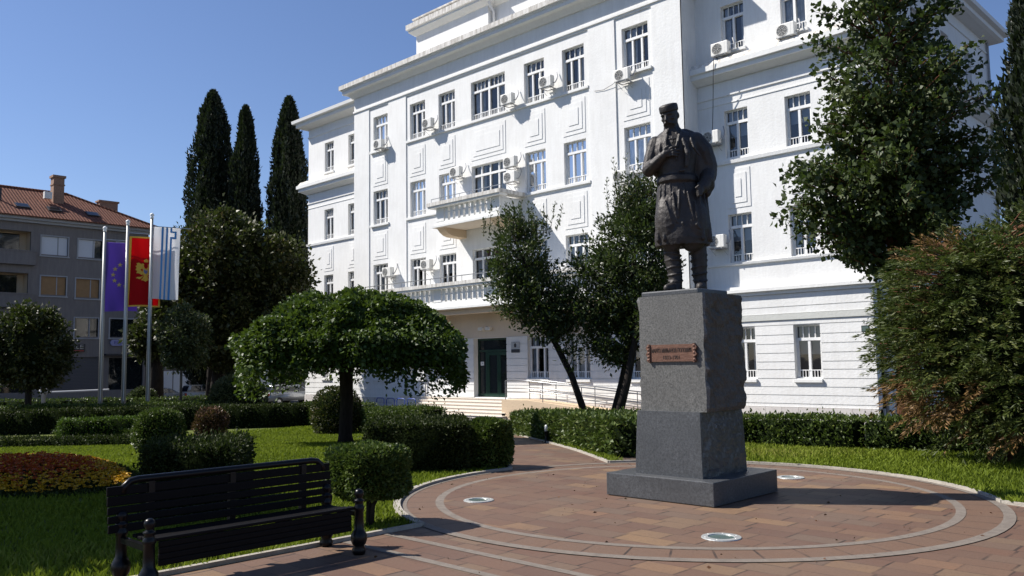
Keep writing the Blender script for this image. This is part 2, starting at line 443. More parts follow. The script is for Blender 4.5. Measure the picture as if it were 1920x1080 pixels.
def quads_mesh(name, Q, var, mats, mi=None, extra=None):
    """Q (n,4,3) leaf quads, extra = MB of solid pieces using the last material"""
    n = len(Q)
    ev = extra.v if extra else []; ef = extra.f if extra else []
    V = np.concatenate([Q.reshape(-1, 3), np.array(ev, float).reshape(-1, 3)]) if ev else Q.reshape(-1, 3)
    me = bpy.data.meshes.new(name)
    me.vertices.add(len(V)); me.vertices.foreach_set('co', V.ravel())
    li = list(range(n * 4)); starts = list(range(0, n * 4, 4)); tot = [4] * n
    for f in ef:
        starts.append(len(li)); tot.append(len(f)); li.extend(n * 4 + i for i in f)
    me.loops.add(len(li)); me.loops.foreach_set('vertex_index', li)
    me.polygons.add(len(tot)); me.polygons.foreach_set('loop_start', starts); me.polygons.foreach_set('loop_total', tot)
    m = np.zeros(len(tot), int)
    if mi is not None: m[:n] = mi
    if ef: m[n:] = len(mats) - 1
    for q in mats: me.materials.append(q)
    me.polygons.foreach_set('material_index', m)
    at = me.attributes.new('var', 'FLOAT', 'FACE')
    vv = np.full(len(tot), 0.3, np.float32); vv[:n] = var
    at.data.foreach_set('value', vv)
    me.update(); me.validate()
    return me

def wobble(P, sc, amp):
    return np.array([mnoise.noise(Vector(p) * sc) for p in P]) * amp

def hedge_points(pts, w, h, n, z0=None, round_=0.0):
    """random points with outward normals over a box hedge along a polyline"""
    segs = []
    for a, b in zip(pts[:-1], pts[1:]):
        d = np.array(b, float) - np.array(a, float); L = np.hypot(*d); segs.append((np.array(a, float), d / L, L))
    tot = sum(s[2] for s in segs)
    area_top = tot * w; area_side = 2 * tot * h; area_end = 2 * w * h
    A = area_top + area_side + area_end
    P = []; N = []
    for i, (a, d, L) in enumerate(segs):
        nm = np.array([-d[1], d[0]])
        k = int(n * area_top / A * L / tot)
        s = RNG.random(k) * L; q = (RNG.random(k) - .5) * w
        P.append(np.c_[a + s[:, None] * d + q[:, None] * nm, np.full(k, h)]); N.append(np.tile([0, 0, 1.0], (k, 1)))
        k = int(n * area_side / A * L / tot)
        s = RNG.random(k) * L; sg = np.where(RNG.random(k) < .5, 1, -1); z = RNG.random(k) * h
        P.append(np.c_[a + s[:, None] * d + (sg * w / 2)[:, None] * nm, z]); N.append(np.c_[sg[:, None] * nm, np.zeros(k)])
    for (a, d, L), e, sg in ((segs[0], 0, -1), (segs[-1], 1, 1)):
        k = int(n * w * h / A) + 1
        nm = np.array([-d[1], d[0]]); o = a + d * L * e
        P.append(np.c_[o + ((RNG.random(k) - .5) * w)[:, None] * nm, RNG.random(k) * h]); N.append(np.tile([*(d * sg), 0.0], (k, 1)))
    P = np.concatenate(P); N = np.concatenate(N)
    return P, N

def hedge(name, pts, w, h, leaf, n, mat, label, cat='hedge', group=None, depth=0.10, wob=0.06, lw=0.55, up=0.25):
    P, N = hedge_points(pts, w, h, n)
    P = P + N * (wobble(P, 1.3, wob) + RNG.normal(0, depth * 0.35, len(P)) - depth * 0.3)[:, None]
    P[:, 2] += zgv(P[:, 0], P[:, 1])
    D = N * 0.7 + RNG.normal(0, 0.55, P.shape) + np.array([0, 0, up])
    st = RNG.random(len(P)) < 0.02
    P[st] += N[st] * (0.04 + 0.08 * RNG.random((st.sum(), 1))) + np.array([0, 0, 0.03])
    s = leaf * (0.7 + 0.6 * RNG.random(len(P)))
    Q = leaf_quads(P, D, s, s * lw)
    core = MB()
    for a, b in zip(pts[:-1], pts[1:]):
        a = Vector((*a, 0)); b = Vector((*b, 0)); d = (b - a).normalized(); nm = Vector((-d.y, d.x, 0)) * (w / 2 - depth)
        nseg = max(1, int((b - a).length / 1.2))
        for i in range(nseg):
            p = a.lerp(b, i / nseg); q = a.lerp(b, (i + 1) / nseg)
            if i == 0: p = p + d * depth
            if i == nseg - 1: q = q - d * depth
            zp, zq = zg(p.x, p.y), zg(q.x, q.y)
            c = [p - nm, q - nm, q + nm, p + nm]; zz = [zp, zq, zq, zp]
            lo = [(k.x, k.y, z - 0.05) for k, z in zip(c, zz)]; hi = [(k.x, k.y, z + h - depth) for k, z in zip(c, zz)]
            core.add(lo + hi, [(4, 5, 6, 7), (0, 1, 5, 4), (1, 2, 6, 5), (2, 3, 7, 6), (3, 0, 4, 7)])
    me = quads_mesh(name, Q, RNG.random(len(Q)), [MAT[mat], MAT['shade_core']], None, core)
    o = link(name, me)
    return tag(o, label, cat, group)

def blob_points(c, r, n, flat_bottom=None, inner=0.75, p=2.0):
    """points in the outer shell of a (super)ellipsoid"""
    d = unit(RNG.normal(size=(n, 3)))
    if p != 2.0:
        k = (np.abs(d) ** p).sum(1) ** (-1 / p); d2 = d * k[:, None]
    else: d2 = d
    rad = inner + (1 - inner) * RNG.random(n) ** 0.6
    P = np.array(c) + d2 * np.array(r) * rad[:, None]
    N = unit(d / np.array(r))
    if flat_bottom is not None:
        k = P[:, 2] > flat_bottom; P, N = P[k], N[k]
    return P, N

def ball_core(c, r, amp=0.12, seed=0, lo=None, p=2.0):
    bm = bmesh.new(); bmesh.ops.create_icosphere(bm, subdivisions=3, radius=1.0)
    for v in bm.verts:
        q = v.co.copy(); k = 1 + amp * mnoise.noise(q * 2.2 + Vector((seed, seed * 3, 0))); k *= (abs(q.x) ** p + abs(q.y) ** p + abs(q.z) ** p) ** (-1 / p)
        v.co = Vector((c[0] + q.x * r[0] * k, c[1] + q.y * r[1] * k, c[2] + q.z * r[2] * k))
        if lo is not None and v.co.z < lo: v.co.z = lo
    m = MB().addbm(bm); bm.free(); return m

def shrub(name, c, r, leaf, n, mat, label, cat='shrub', group=None, p=2.0, lo=None, amp=0.08, lw=0.55, inner=0.86, stem=None, core=0.86):
    P, N = blob_points(c, r, n, lo, inner, p)
    P = P + N * wobble(P, 1.6 / max(0.3, max(r)), amp)[:, None]
    D = N * 0.8 + RNG.normal(0, 0.55, P.shape) + np.array([0, 0, 0.25])
    s = leaf * (0.7 + 0.6 * RNG.random(len(P)))
    Q = leaf_quads(P, D, s, s * lw)
    k = core * (0.80 if p > 2.5 else 1.0) if p == 2.0 else core * 0.9
    cm = ball_core(c, tuple(q * core for q in r), 0.05, 1, lo, p)
    if stem is None:
        o = link(name, quads_mesh(name, Q, RNG.random(len(Q)), [MAT[mat], MAT['shade_core']], None, cm))
        return tag(o, label, cat, group)
    g = zg(c[0], c[1])
    e = empty(name, (c[0], c[1], g), label, cat, group)
    me = quads_mesh('crown', Q, RNG.random(len(Q)), [MAT[mat], MAT['shade_core']], None, cm); link('crown', me, e, world=True)
    stem.build('trunk', MAT['bark_dark'], e, world=True, smooth=True)
    return e

def axis_pt(axis, t):
    t = max(0, min(1, t)) * (len(axis) - 1); i = min(int(t), len(axis) - 2); f = t - i
    return axis[i] * (1 - f) + axis[i + 1] * f

def twig_crown(blobs, axis, ntw, nlf, leaf, spread, upd=0.35, start=0.45, lw=0.62, twr=0.012, droop=0.0, reach=0.0):
    """blobs: (centre, radii, weight); twigs run from the axis to points in the blobs and carry leaves"""
    axis = [np.array(a, float) for a in axis]
    w = np.array([b[2] for b in blobs], float); w /= w.sum()
    tw = MB(); Ps = []; Ds = []; Vs = []
    for i in range(ntw):
        b = blobs[RNG.choice(len(blobs), p=w)]
        d = unit(RNG.normal(size=3)); rad = 0.55 + (0.5 + reach) * RNG.random() ** 0.7
        tip = np.array(b[0]) + d * np.array(b[1]) * rad
        # attach lower on the axis
        ts = np.linspace(0.15, 1, 14); ap = np.array([axis_pt(axis, t) for t in ts])
        cost = np.linalg.norm(ap - tip, axis=1) + 0.9 * np.maximum(0, ap[:, 2] - (tip[2] - 0.4 * np.linalg.norm(ap[:, :2] - tip[:2], axis=1)))
        root = ap[cost.argmin()]
        mid = (root + tip) / 2 + np.array([0, 0, -0.12 * np.linalg.norm(tip - root) * (1 if upd > 0 else -1)]) + RNG.normal(0, 0.08, 3)
        pts = [root * (1 - t) ** 2 + 2 * t * (1 - t) * mid + t * t * tip for t in np.linspace(0, 1, 6)]
        tw.tube(pts, [twr * (2.2 - 1.9 * k / 5) for k in range(6)], 4, caps=False)
        t = start + (1 - start) * RNG.random(nlf) ** 0.75
        t = t[:, None]
        p = root * (1 - t) ** 2 + 2 * t * (1 - t) * mid + t * t * tip
        off = RNG.normal(0, 1, (nlf, 3)) * spread * (1.15 - 0.6 * t)
        p = p + off
        out = unit(p - np.array(b[0]))
        dd = unit(off) * 0.7 + out * 0.3 + RNG.normal(0, 0.45, (nlf, 3)) + np.array([0, 0, upd - droop])
        Ps.append(p); Ds.append(dd); Vs.append(np.clip(RNG.random() * 0.4 + RNG.random(nlf) * 0.6, 0, 1))
    P = np.concatenate(Ps); D = np.concatenate(Ds); V = np.concatenate(Vs)
    s = leaf * (0.65 + 0.7 * RNG.random(len(P)))
    return leaf_quads(P, D, s, s * lw), V, tw

def tree(name, base, label, cat, crownQ, V, mat, trunk, barkm='bark_dark', group=None, mi=None, extra=None):
    e = empty(name, base, label, cat, group)
    mats = [MAT[m] for m in (mat if isinstance(mat, (list, tuple)) else [mat])] + ([MAT['shade_core']] if extra else [])
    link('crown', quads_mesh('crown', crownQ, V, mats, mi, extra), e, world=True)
    trunk.build('trunk', MAT[barkm], e, world=True, smooth=True)
    return e
SKY_STR, SUN_STR, EXPO = 0.071, 5.0, 0.62
SKY_AIR, SKY_DUST, SKY_OZ = 1.0, 0.3, 2.5
SKY_TINT = (0.93, 0.965, 1.14, 1)
# ------------------------------------------------------------------ ground
def drape(name, poly, h, mat, step=1.5, kind='structure'):
    bm = bmesh.new()
    bm.faces.new([bm.verts.new((x, y, 0)) for x, y in poly])
    xs = [p[0] for p in poly]; ys = [p[1] for p in poly]
    def cut(lo, hi, ax):
        k = math.floor(lo / step) + 1
        while k * step < hi:
            no = [0, 0, 0]; no[ax] = 1; co = [0, 0, 0]; co[ax] = k * step
            bmesh.ops.bisect_plane(bm, geom=bm.verts[:] + bm.edges[:] + bm.faces[:], plane_co=co, plane_no=no)
            k += 1
    bmesh.ops.triangulate(bm, faces=bm.faces[:])
    cut(min(xs), max(xs), 0); cut(min(ys), max(ys), 1)
    for v in bm.verts: v.co.z = zg(v.co.x, v.co.y) + h
    bmesh.ops.recalc_face_normals(bm, faces=bm.faces)
    if sum(f.normal.z for f in bm.faces) < 0: bmesh.ops.reverse_faces(bm, faces=bm.faces)
    me = bpy.data.meshes.new(name); bm.to_mesh(me); bm.free(); me.materials.append(MAT[mat])
    return tag(link(name, me), kind=kind)

def big_ground():
    rr = [0, 6, 10, 14, 17] + [17 + i * 1.5 for i in range(1, 17)] + [46, 60, 90, 150, 300, 700, 1800, 4000]
    n = 96; v = [(0, 0, zg(0, 0) - 0.05)]; f = []
    for r_ in rr[1:]:
        for k in range(n):
            x, y = r_ * math.cos(2 * PI * k / n), r_ * math.sin(2 * PI * k / n); v.append((x, y, zg(x, y) - 0.05))
    for k in range(n): f.append((0, 1 + k, 1 + (k + 1) % n))
    for i in range(len(rr) - 2):
        for k in range(n):
            a = 1 + i * n + k; b = 1 + i * n + (k + 1) % n
            f.append((a, a + n, b + n, b))
    o = MB().add(v, f).build('ground', MAT['asphalt']); tag(o, kind='structure')
big_ground()

CX, CY, CR = -7.1, 10.9, 4.25
def arc(a0, a1, r=CR, n=40): return [(CX + r * math.cos(a0 + (a1 - a0) * i / n), CY + r * math.sin(a0 + (a1 - a0) * i / n)) for i in range(n + 1)]
def ang(x, y): return math.atan2(y - CY, x - CX)
aL = math.acos((-8.3 - CX) / CR) * -1            # where the bench path meets the circle (lower left)
aP1 = R(172); aP0 = R(143)                       # the garden path leaves the circle between these
aE = ang(-3.45, 12.95)
left_edge = arc(aL, aP1 - 2 * PI, n=30)          # clockwise round the left side
pL0 = left_edge[-1]; pR0 = arc(aP0, aP0, n=1)[0]
pathL = [pL0, (-13.9, 13.75), (-19.0, 18.0), (-25.2, 23.3)]
pathR = [pR0, (-12.9, 15.25), (-15.4, 17.1), (-21.8, 22.45), (-24.0, 24.4)]
lawn_left = [(-8.3, -8)] + left_edge + pathL[1:] + [(-30.5, 22.5), (-36.4, 24.0), (-44.2, 11.5), (-47, 4), (-42, -8)]
right_arc = arc(aP0, aE, n=40)
lawn_right = [right_arc[-1], (-1.5, 12.35), (2, 11.7), (9, 11.5), (10, 22.6), (-5, 23.6), (-16, 24.6), (-23.3, 24.6)] + pathR[::-1][1:-1] + right_arc[:-1]
drape('lawn', lawn_left, 0.0, 'lawn_soil'); drape('lawn', lawn_right, 0.0, 'lawn_soil')
drape('paved_path', pathL + pathR[::-1], 0.004, 'paving_stone', 1.0)
paved = [(-8.3, -8)] + arc(aL, aE, n=60) + [(-1.5, 12.35), (2, 11.7), (9, 11.5), (9, -8)]
drape('pavement', paved, 0.004, 'paving_stone', 2.0)
drape('plaza', arc(0, 2 * PI, CR - 0.14, 96)[:-1], 0.008, 'paving_ring', 2.0)
drape('plaza', arc(0, 2 * PI, 3.58, 96)[:-1], 0.012, 'paving_stone', 2.0)
def ring(name, r0, r1, z, mat, a0=0, a1=2 * PI, n=96):
    m = MB(); A = arc(a0, a1, r0, n); B = arc(a0, a1, r1, n)
    for i in range(n): m.quad((*A[i], z), (*A[i + 1], z), (*B[i + 1], z), (*B[i], z))
    return tag(m.build(name, MAT[mat]), kind='structure')
ring('stone_band', 3.58, 3.70, 0.0125, 'setts'); ring('stone_band', CR - 0.14, CR, 0.0125, 'setts')
m = MB()
for y0 in (6.2, 5.62): m.quad((-8.3, y0, 0.0085), (6, y0, 0.0085), (6, y0 + 0.11, 0.0085), (-8.3, y0 + 0.11, 0.0085))
tag(m.build('stone_band', MAT['setts']), kind='structure')

def kerb(pts, w=0.07, h=0.05):
    m = MB(); n = len(pts); P = [Vector((*p, 0)) for p in pts]; L = []; Rr = []
    for i in range(n):
        d = (P[min(i + 1, n - 1)] - P[max(i - 1, 0)]).normalized(); nm = Vector((-d.y, d.x, 0)) * w / 2
        L.append(P[i] + nm); Rr.append(P[i] - nm)
    for i in range(n - 1):
        z0, z1 = zg(*P[i][:2]), zg(*P[i + 1][:2])
        q = [L[i], L[i + 1], Rr[i + 1], Rr[i]]; zz = [z0, z1, z1, z0]
        lo = [(k.x, k.y, z - 0.1) for k, z in zip(q, zz)]; hi = [(k.x, k.y, z + h) for k, z in zip(q, zz)]
        m.add(lo + hi, [(4, 5, 6, 7), (0, 1, 5, 4), (2, 3, 7, 6)] + ([(3, 0, 4, 7)] if i == 0 else []) + ([(1, 2, 6, 5)] if i == n - 2 else []))
    tag(m.build('kerb', MAT['kerb_stone']), kind='structure')
kerb([(-8.3, -8), (-8.3, 4), left_edge[0]]); kerb(left_edge, 0.10)
kerb(pathL); kerb(pathR); kerb(right_arc[::-1] , 0.06); kerb([right_arc[-1], (-1.5, 12.35), (2, 11.7), (9, 11.5)], 0.06)
drape('soil_strip', [(-10.35, 13.72), (-15.35, 17.2), (-23.6, 24.1), (-22.5, 25.0), (-14.9, 17.9), (-9.9, 14.3)], 0.012, 'soil', 1.0)

# ------------------------------------------------------------------ windows
def wall(m, x0, x1, z0, z1, holes, y=0.0, depth=0.28, mi=0, rmi=0):
    """front wall at y facing -Y with rectangular holes and reveals going to y+depth"""
    hs = [h for h in holes if h[1] > x0 and h[0] < x1 and h[3] > z0 and h[2] < z1]
    xs = sorted({x0, x1, *[min(max(v, x0), x1) for h in hs for v in h[:2]]}); zs = sorted({z0, z1, *[min(max(v, z0), z1) for h in hs for v in h[2:]]})
    for a, b in zip(xs[:-1], xs[1:]):
        for c, d in zip(zs[:-1], zs[1:]):
            cx, cz = (a + b) / 2, (c + d) / 2
            if any(h[0] < cx < h[1] and h[2] < cz < h[3] for h in hs): continue
            m.quad((a, y, c), (b, y, c), (b, y, d), (a, y, d), mi)
    if depth:
        for a, b, c, d in hs:
            a2, b2, c2, d2 = max(a, x0), min(b, x1), max(c, z0), min(d, z1)
            q = y + depth
            if a >= x0: m.quad((a, y, c2), (a, y, d2), (a, q, d2), (a, q, c2), rmi)
            if b <= x1: m.quad((b, y, c2), (b, q, c2), (b, q, d2), (b, y, d2), rmi)
            if d <= z1: m.quad((a2, y, d), (b2, y, d), (b2, q, d), (a2, q, d), rmi)
            if c >= z0: m.quad((a2, y, c), (a2, q, c), (b2, q, c), (b2, y, c), rmi)

def make_window(parent, w, h, style, loc, rz=0.0, rail=True, curt=0, dep=0.22):
    """frame stands dep behind the wall face; local origin at sill centre"""
    f = MB(); p = MB(); y0, y1 = dep - 0.05, dep + 0.05; T = 0.06; hw = w / 2
    def V(x, z0, z1, t=0.05, d=0.0): f.box(x - t / 2, x + t / 2, y0 + 0.003 - d, y1 - 0.003, z0, z1)
    def H(z, x0, x1, t=0.05, d=0.0): f.box(x0, x1, y0 + 0.006 - d, y1 - 0.006, z - t / 2, z + t / 2)
    f.box(-hw, -hw + T, y0, y1, 0, h); f.box(hw - T, hw, y0, y1, 0, h); f.box(-hw + T, hw - T, y0, y1, h - T, h); f.box(-hw + T, hw - T, y0, y1, 0, T)
    zt = h * 0.735
    def lights(a, b, n, z0, z1, t=0.03):
        for i in range(1, n): V(a + (b - a) * i / n, z0, z1, t)
    if style == 'arch':
        lights(-hw, hw, 3, T, h - T, 0.05); H(h * 0.4, -hw + T, hw - T)
    else:
        H(zt, -hw + T, hw - T, 0.13, 0.05)
        if style == 'three':
            lights(-hw + T, hw - T, 4, zt, h - T, 0.035)
            for x in (-w * 0.145, w * 0.205): V(x, T, zt, 0.10, 0.03)
            V(-hw + 0.09, T, zt, 0.06); V(hw - 0.09, T, zt, 0.06)
        elif style == 'two':
            lights(-hw + T, hw - T, 4, zt, h - T, 0.035)
            V(0, T, zt, 0.11, 0.03); V(-hw + 0.09, T, zt, 0.06); V(hw - 0.09, T, zt, 0.06)
        elif style == 'wide':
            V(0, T, h - T, 0.14, 0.04)
            for s in (-1, 1):
                a, b = sorted((s * 0.07, s * (hw - T)))
                lights(a, b, 4, zt, h - T, 0.035); V((a + b) / 2, T, zt, 0.10, 0.03)
        elif style == 'door':
            for x in (-w * 0.25, 0, w * 0.25): V(x, T, h - T, 0.09, 0.03)
    p.quad((-hw + T, dep + 0.01, T), (hw - T, dep + 0.01, T), (hw - T, dep + 0.01, h - T), (-hw + T, dep + 0.01, h - T))
    o = f.build('window', MAT['window_frame'], parent, loc, rz=rz)
    p.build('pane', MAT['window_glass'], o)
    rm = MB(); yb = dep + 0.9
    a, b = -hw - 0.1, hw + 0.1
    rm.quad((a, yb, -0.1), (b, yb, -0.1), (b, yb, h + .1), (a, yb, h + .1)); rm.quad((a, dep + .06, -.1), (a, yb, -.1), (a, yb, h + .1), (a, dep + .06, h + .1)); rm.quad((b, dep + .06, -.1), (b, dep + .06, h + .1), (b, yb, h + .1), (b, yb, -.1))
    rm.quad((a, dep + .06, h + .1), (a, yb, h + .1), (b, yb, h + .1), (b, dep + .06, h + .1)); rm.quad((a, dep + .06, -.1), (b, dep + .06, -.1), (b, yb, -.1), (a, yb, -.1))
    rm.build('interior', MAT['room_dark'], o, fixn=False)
    if curt:
        c = MB()
        spans = {1: [(-0.46, -0.20), (0.24, 0.46)], 2: [(-0.46, 0.46)], 3: [(-0.46, -0.05)], 4: [(0.0, 0.46)], 5: [(-0.46, 0.46)]}[curt]
        for sa, sb in spans:
            xa, xb = sa * w, sb * w; n = max(4, int((xb - xa) / 0.05))
            zlo = T if curt != 5 else h * 0.45
            for i in range(n):
                u0, u1 = xa + (xb - xa) * i / n, xa + (xb - xa) * (i + 1) / n
                k = 0.035 if curt != 5 else 0.0
                ya, yb2 = dep + 0.14 + k * math.sin(i * 1.9), dep + 0.14 + k * math.sin((i + 1) * 1.9)
                c.quad((u0, ya, zlo), (u1, yb2, zlo), (u1, yb2, h - T), (u0, ya, h - T))
        c.build('curtain' if curt != 5 else 'blind', MAT['curtain' if curt != 5 else 'blind'], o, fixn=False)
    if rail:
        g = MB(); zr = h * 0.155; yr = dep - 0.085
        g.box(-hw + 0.02, hw - 0.02, yr - 0.012, yr + 0.012, zr - 0.018, zr + 0.018); g.box(-hw + 0.02, hw - 0.02, yr - 0.010, yr + 0.010, 0.035, 0.06)
        n = int(w / 0.125)
        for i in range(1, n): g.box(-hw + w * i / n - 0.013, -hw + w * i / n + 0.013, yr - 0.008, yr + 0.008, 0.05, zr)
        g.build('window_rail', MAT['window_frame'], o)
    return o

# ------------------------------------------------------------------ main building
BX = -34.68
main = empty('public_building', (BX, 33.7, -0.9), 'long white four storey public building with balconies over its green entrance door', 'building')
B0 = Vector(main.location)
def part(mb, name, mats, **k): return mb.build(name, mats, main, world=True, **k)
YC, YR, YW = 33.70, 33.76, 35.0
XL, XR = -48.05, -21.31
WL, WRt = -55.95, -13.42
cols3 = [(-45.1, 1.58, 'three'), (-41.18, 1.53, 'three'), (-38.34, 1.53, 'three'), (BX, 2.88, 'wide'), (-30.95, 1.53, 'three'), (-28.10, 1.53, 'three'), (-24.05, 1.60, 'three')]
F3, F2, F1, F0 = (16.52, 18.88), (11.46, 13.74), (6.62, 8.74), (1.17, 3.48)
wing_cols = [-16.28, -19.31, -50.05, -53.12]
holes_b = []; holes_0 = []
for x, w, s in cols3:
    for z0, z1 in (F3, F2, F1): holes_b.append((x - w / 2, x + w / 2, z0, z1))
for x, w, s in cols3:
    if s != 'wide': holes_0.append((x - 0.77, x + 0.77, *F0))
DOOR = (-36.05, -33.34, 0.10, 3.48); holes_0.append(DOOR)
holes_w = []; holes_w0 = []
for x in wing_cols:
    for z0, z1 in ((16.62, 18.86), F2, (6.52, 8.78)): holes_w.append((x - 0.60, x + 0.60, z0, z1))
    holes_w0.append((x - 0.60, x + 0.60, *F0))
# central block
m = MB(); wall(m, XL, XR, 4.9, 19.5, holes_b, YR, 0.26)
for a, b in ((XL, -46.32), (-44.16, -42.29), (-27.0, -25.27), (-22.98, XR)):
    m.box(a, b, YC, YR + 0.02, 4.9, 19.5)
m.box(XL, XR, YC, YR + 0.02, 19.5, 19.66)
m.quad((XL, YC, 19.66), (XR, YC, 19.66), (XR, YC, 21.3), (XL, YC, 21.3))
for x in (XL, XR): m.quad((x, YC, -0.9), (x, 38.0, -0.9), (x, 38.0, 21.3), (x, YC, 21.3))
part(m, 'wall', [MAT['white_plaster']], fixn=False)
# rusticated ground floor of the block and the wings
GR = [-0.08, 0.08, 0.45, 0.81, 1.17, 1.56, 1.90, 2.28, 2.68, 3.08, 3.51, 3.74]
def rustic(m, x0, x1, y, holes, levels, g=0.035, d=0.045):
    wall(m, x0, x1, levels[0], levels[-1], holes, y + d, 0.30)
    for a, b in zip(levels[:-1], levels[1:]):
        z0, z1 = a + g / 2, b - g / 2
        hs = sorted([(h[0], h[1]) for h in holes if h[2] < (z0 + z1) / 2 < h[3] and h[1] > x0 and h[0] < x1])
        cur = x0
        for h in hs + [(x1, x1)]:
            if h[0] > cur: m.box(cur, h[0], y, y + d + 0.01, z0, z1)
            cur = max(cur, h[1])
m = MB(); rustic(m, XL, XR, YC - 0.02, holes_0, GR[:-1])
part(m, 'ground_floor_wall', MAT['white_plaster'])
m = MB(); wall(m, XL, XR, 3.51, 5.1, [], YC + 0.0, 0); part(m, 'canopy_wall', MAT['bounce_cream'], fixn=False)  # wall below the canopy, bounce light put into its colour
UP = [3.74, 4.0]
for x0, x1, nm in ((-21.31, WRt + 0.0, 'r'), (WL, -48.05, 'l')):
    m = MB(); wall(m, x0, x1, 4.9, 20.6, holes_w, YW, 0.26); part(m, 'wing_wall', MAT['white_plaster'], fixn=False)
    m = MB(); yg = YW - 0.14; xa, xb = (x0, x1 + 0.04) if nm == 'r' else (x0 - 0.04, x1)
    rustic(m, xa, xb, yg, holes_w0, GR); rustic(m, xa, xb, yg, [], [4.0, 4.32, 4.9])
    if nm == 'r': m.box(xb - 0.03, xb, yg + 0.02, YW + 0.3, -0.08, 4.9)
    part(m, 'ground_floor_wall', MAT['white_plaster'])
    m = MB(); m.box(xa, xb + (0.03 if nm == 'r' else 0), yg - 0.05, yg + 0.06, 3.74, 4.0); part(m, 'string_course', MAT['grey_band'])
    m = MB(); e = 0.10 if nm == 'r' else 0.0; e2 = 0.10 - e
    m.box(xa - e2, xb + e, yg - 0.08, yg + 0.3, 4.9, 5.06); m.box(xa - e2 * 2, xb + e * 2, yg - 0.22, yg + 0.3, 5.06, 5.20); m.box(xa - e2, xb + e, yg - 0.12, yg + 0.3, 5.20, 5.34)
    part(m, 'lower_cornice', MAT['white_trim'])
    m = MB(); m.box(xa, xb + (0.02 if nm == 'r' else 0), yg - 0.06, yg + 0.1, -1.3, -0.08); part(m, 'plinth', MAT['plinth_stone'])
m = MB(); m.box(XL, XR, YC - 0.08, YC + 0.06, -1.3, -0.08); part(m, 'plinth', MAT['plinth_stone'])
# side wall (faces +X)
XS = WRt; YB = 54.3
sideY = [(38.2, 1.2, 'two'), (42.0, 1.2, 'two'), (46.4, 1.25, 'arch'), (50.2, 1.2, 'two')]
hs = []
for y, w, s in sideY:
    for z0, z1 in ((16.6, 18.86), F2, (6.52, 8.78)): hs.append((y - w / 2, y + w / 2, z0, z1))
hs0 = [(y - 0.6, y + 0.6, *F0) for y, w, s in sideY]
m = MB(); wall(m, YW, YB, 4.9, 20.6, hs, 0, 0.26); wall(m, YW + 0.9, YB, 3.74, 4.9, [], 0, 0); rustic(m, YW + 0.9, YB, 0.0, hs0, GR); m.box(YW + 0.5, YB, -0.04, 0.05, -1.3, -0.08)
m.xform(Matrix.Translation((XS, 0, 0)) @ Matrix.Rotation(R(90), 4, 'Z')); part(m, 'side_wall', MAT['white_plaster'], fixn=False)
m = MB(); m.box(WL, XS - 0.05, YB - 0.3, YB, -1.3, 20.6); m.quad((WL, YW, -1.3), (WL, YB, -1.3), (WL, YB, 20.6), (WL, YW, 20.6)); part(m, 'rear_wall', MAT['white_plaster'], fixn=False)

# cornices swept round the corners
def sweep(m, outline, prof, mi=None):
    """outline: open list of (x,y); prof: (offset,z). Offsets to the right-hand side."""
    def off(o):
        n = len(outline); out = []
        for i in range(n):
            p = Vector(outline[i]); ns = []
            if i > 0: d = (p - Vector(outline[i - 1])).normalized(); ns.append(Vector((d.y, -d.x)))
            if i < n - 1: d = (Vector(outline[i + 1]) - p).normalized(); ns.append(Vector((d.y, -d.x)))
            if len(ns) == 2: s = (ns[0] + ns[1]) / (1 + ns[0].dot(ns[1]))
            else: s = ns[0]
            out.append(p + s * o)
        return out
    for k in range(len(prof) - 1):
        a, b = off(prof[k][0]), off(prof[k + 1][0]); z0, z1 = prof[k][1], prof[k + 1][1]
        for i in range(len(outline) - 1):
            m.quad((*a[i], z0), (*a[i + 1], z0), (*b[i + 1], z1), (*b[i], z1), 0 if mi is None else mi[k])
prof = [(0.0, 20.66), (0.10, 20.66), (0.32, 20.90), (0.36, 20.93), (0.60, 20.96), (0.60, 21.18), (0.66, 21.20), (0.66, 21.26), (0.78, 21.28), (0.78, 21.58), (0.30, 21.62), (-0.6, 21.62)]
pmi = [0, 0, 0, 0, 0, 0, 0, 0, 1, 1, 1]
m = MB(); sweep(m, [(XL, 38.0), (XL, YC), (XR, YC), (XR, 38.0)], prof, pmi); m.box(XL, XR, YC + 0.6, 54, 21.50, 21.61, 1)
part(m, 'main_cornice', [MAT['white_trim'], MAT['weathered_ledge']], fixn=False)
m = MB(); sweep(m, [(XL, 36.5), (XL, YC), (XR, YC), (XR, 36.5)], [(0, 19.60), (0.07, 19.62), (0.07, 19.74), (0, 19.76)]); part(m, 'frieze_moulding', MAT['white_trim'], fixn=False)
wprof = [(0.0, 20.30), (0.16, 20.32), (0.55, 20.42), (0.72, 20.50), (0.72, 20.74), (0.95, 20.80), (0.98, 21.02), (0.2, 21.25), (-2, 21.5)]
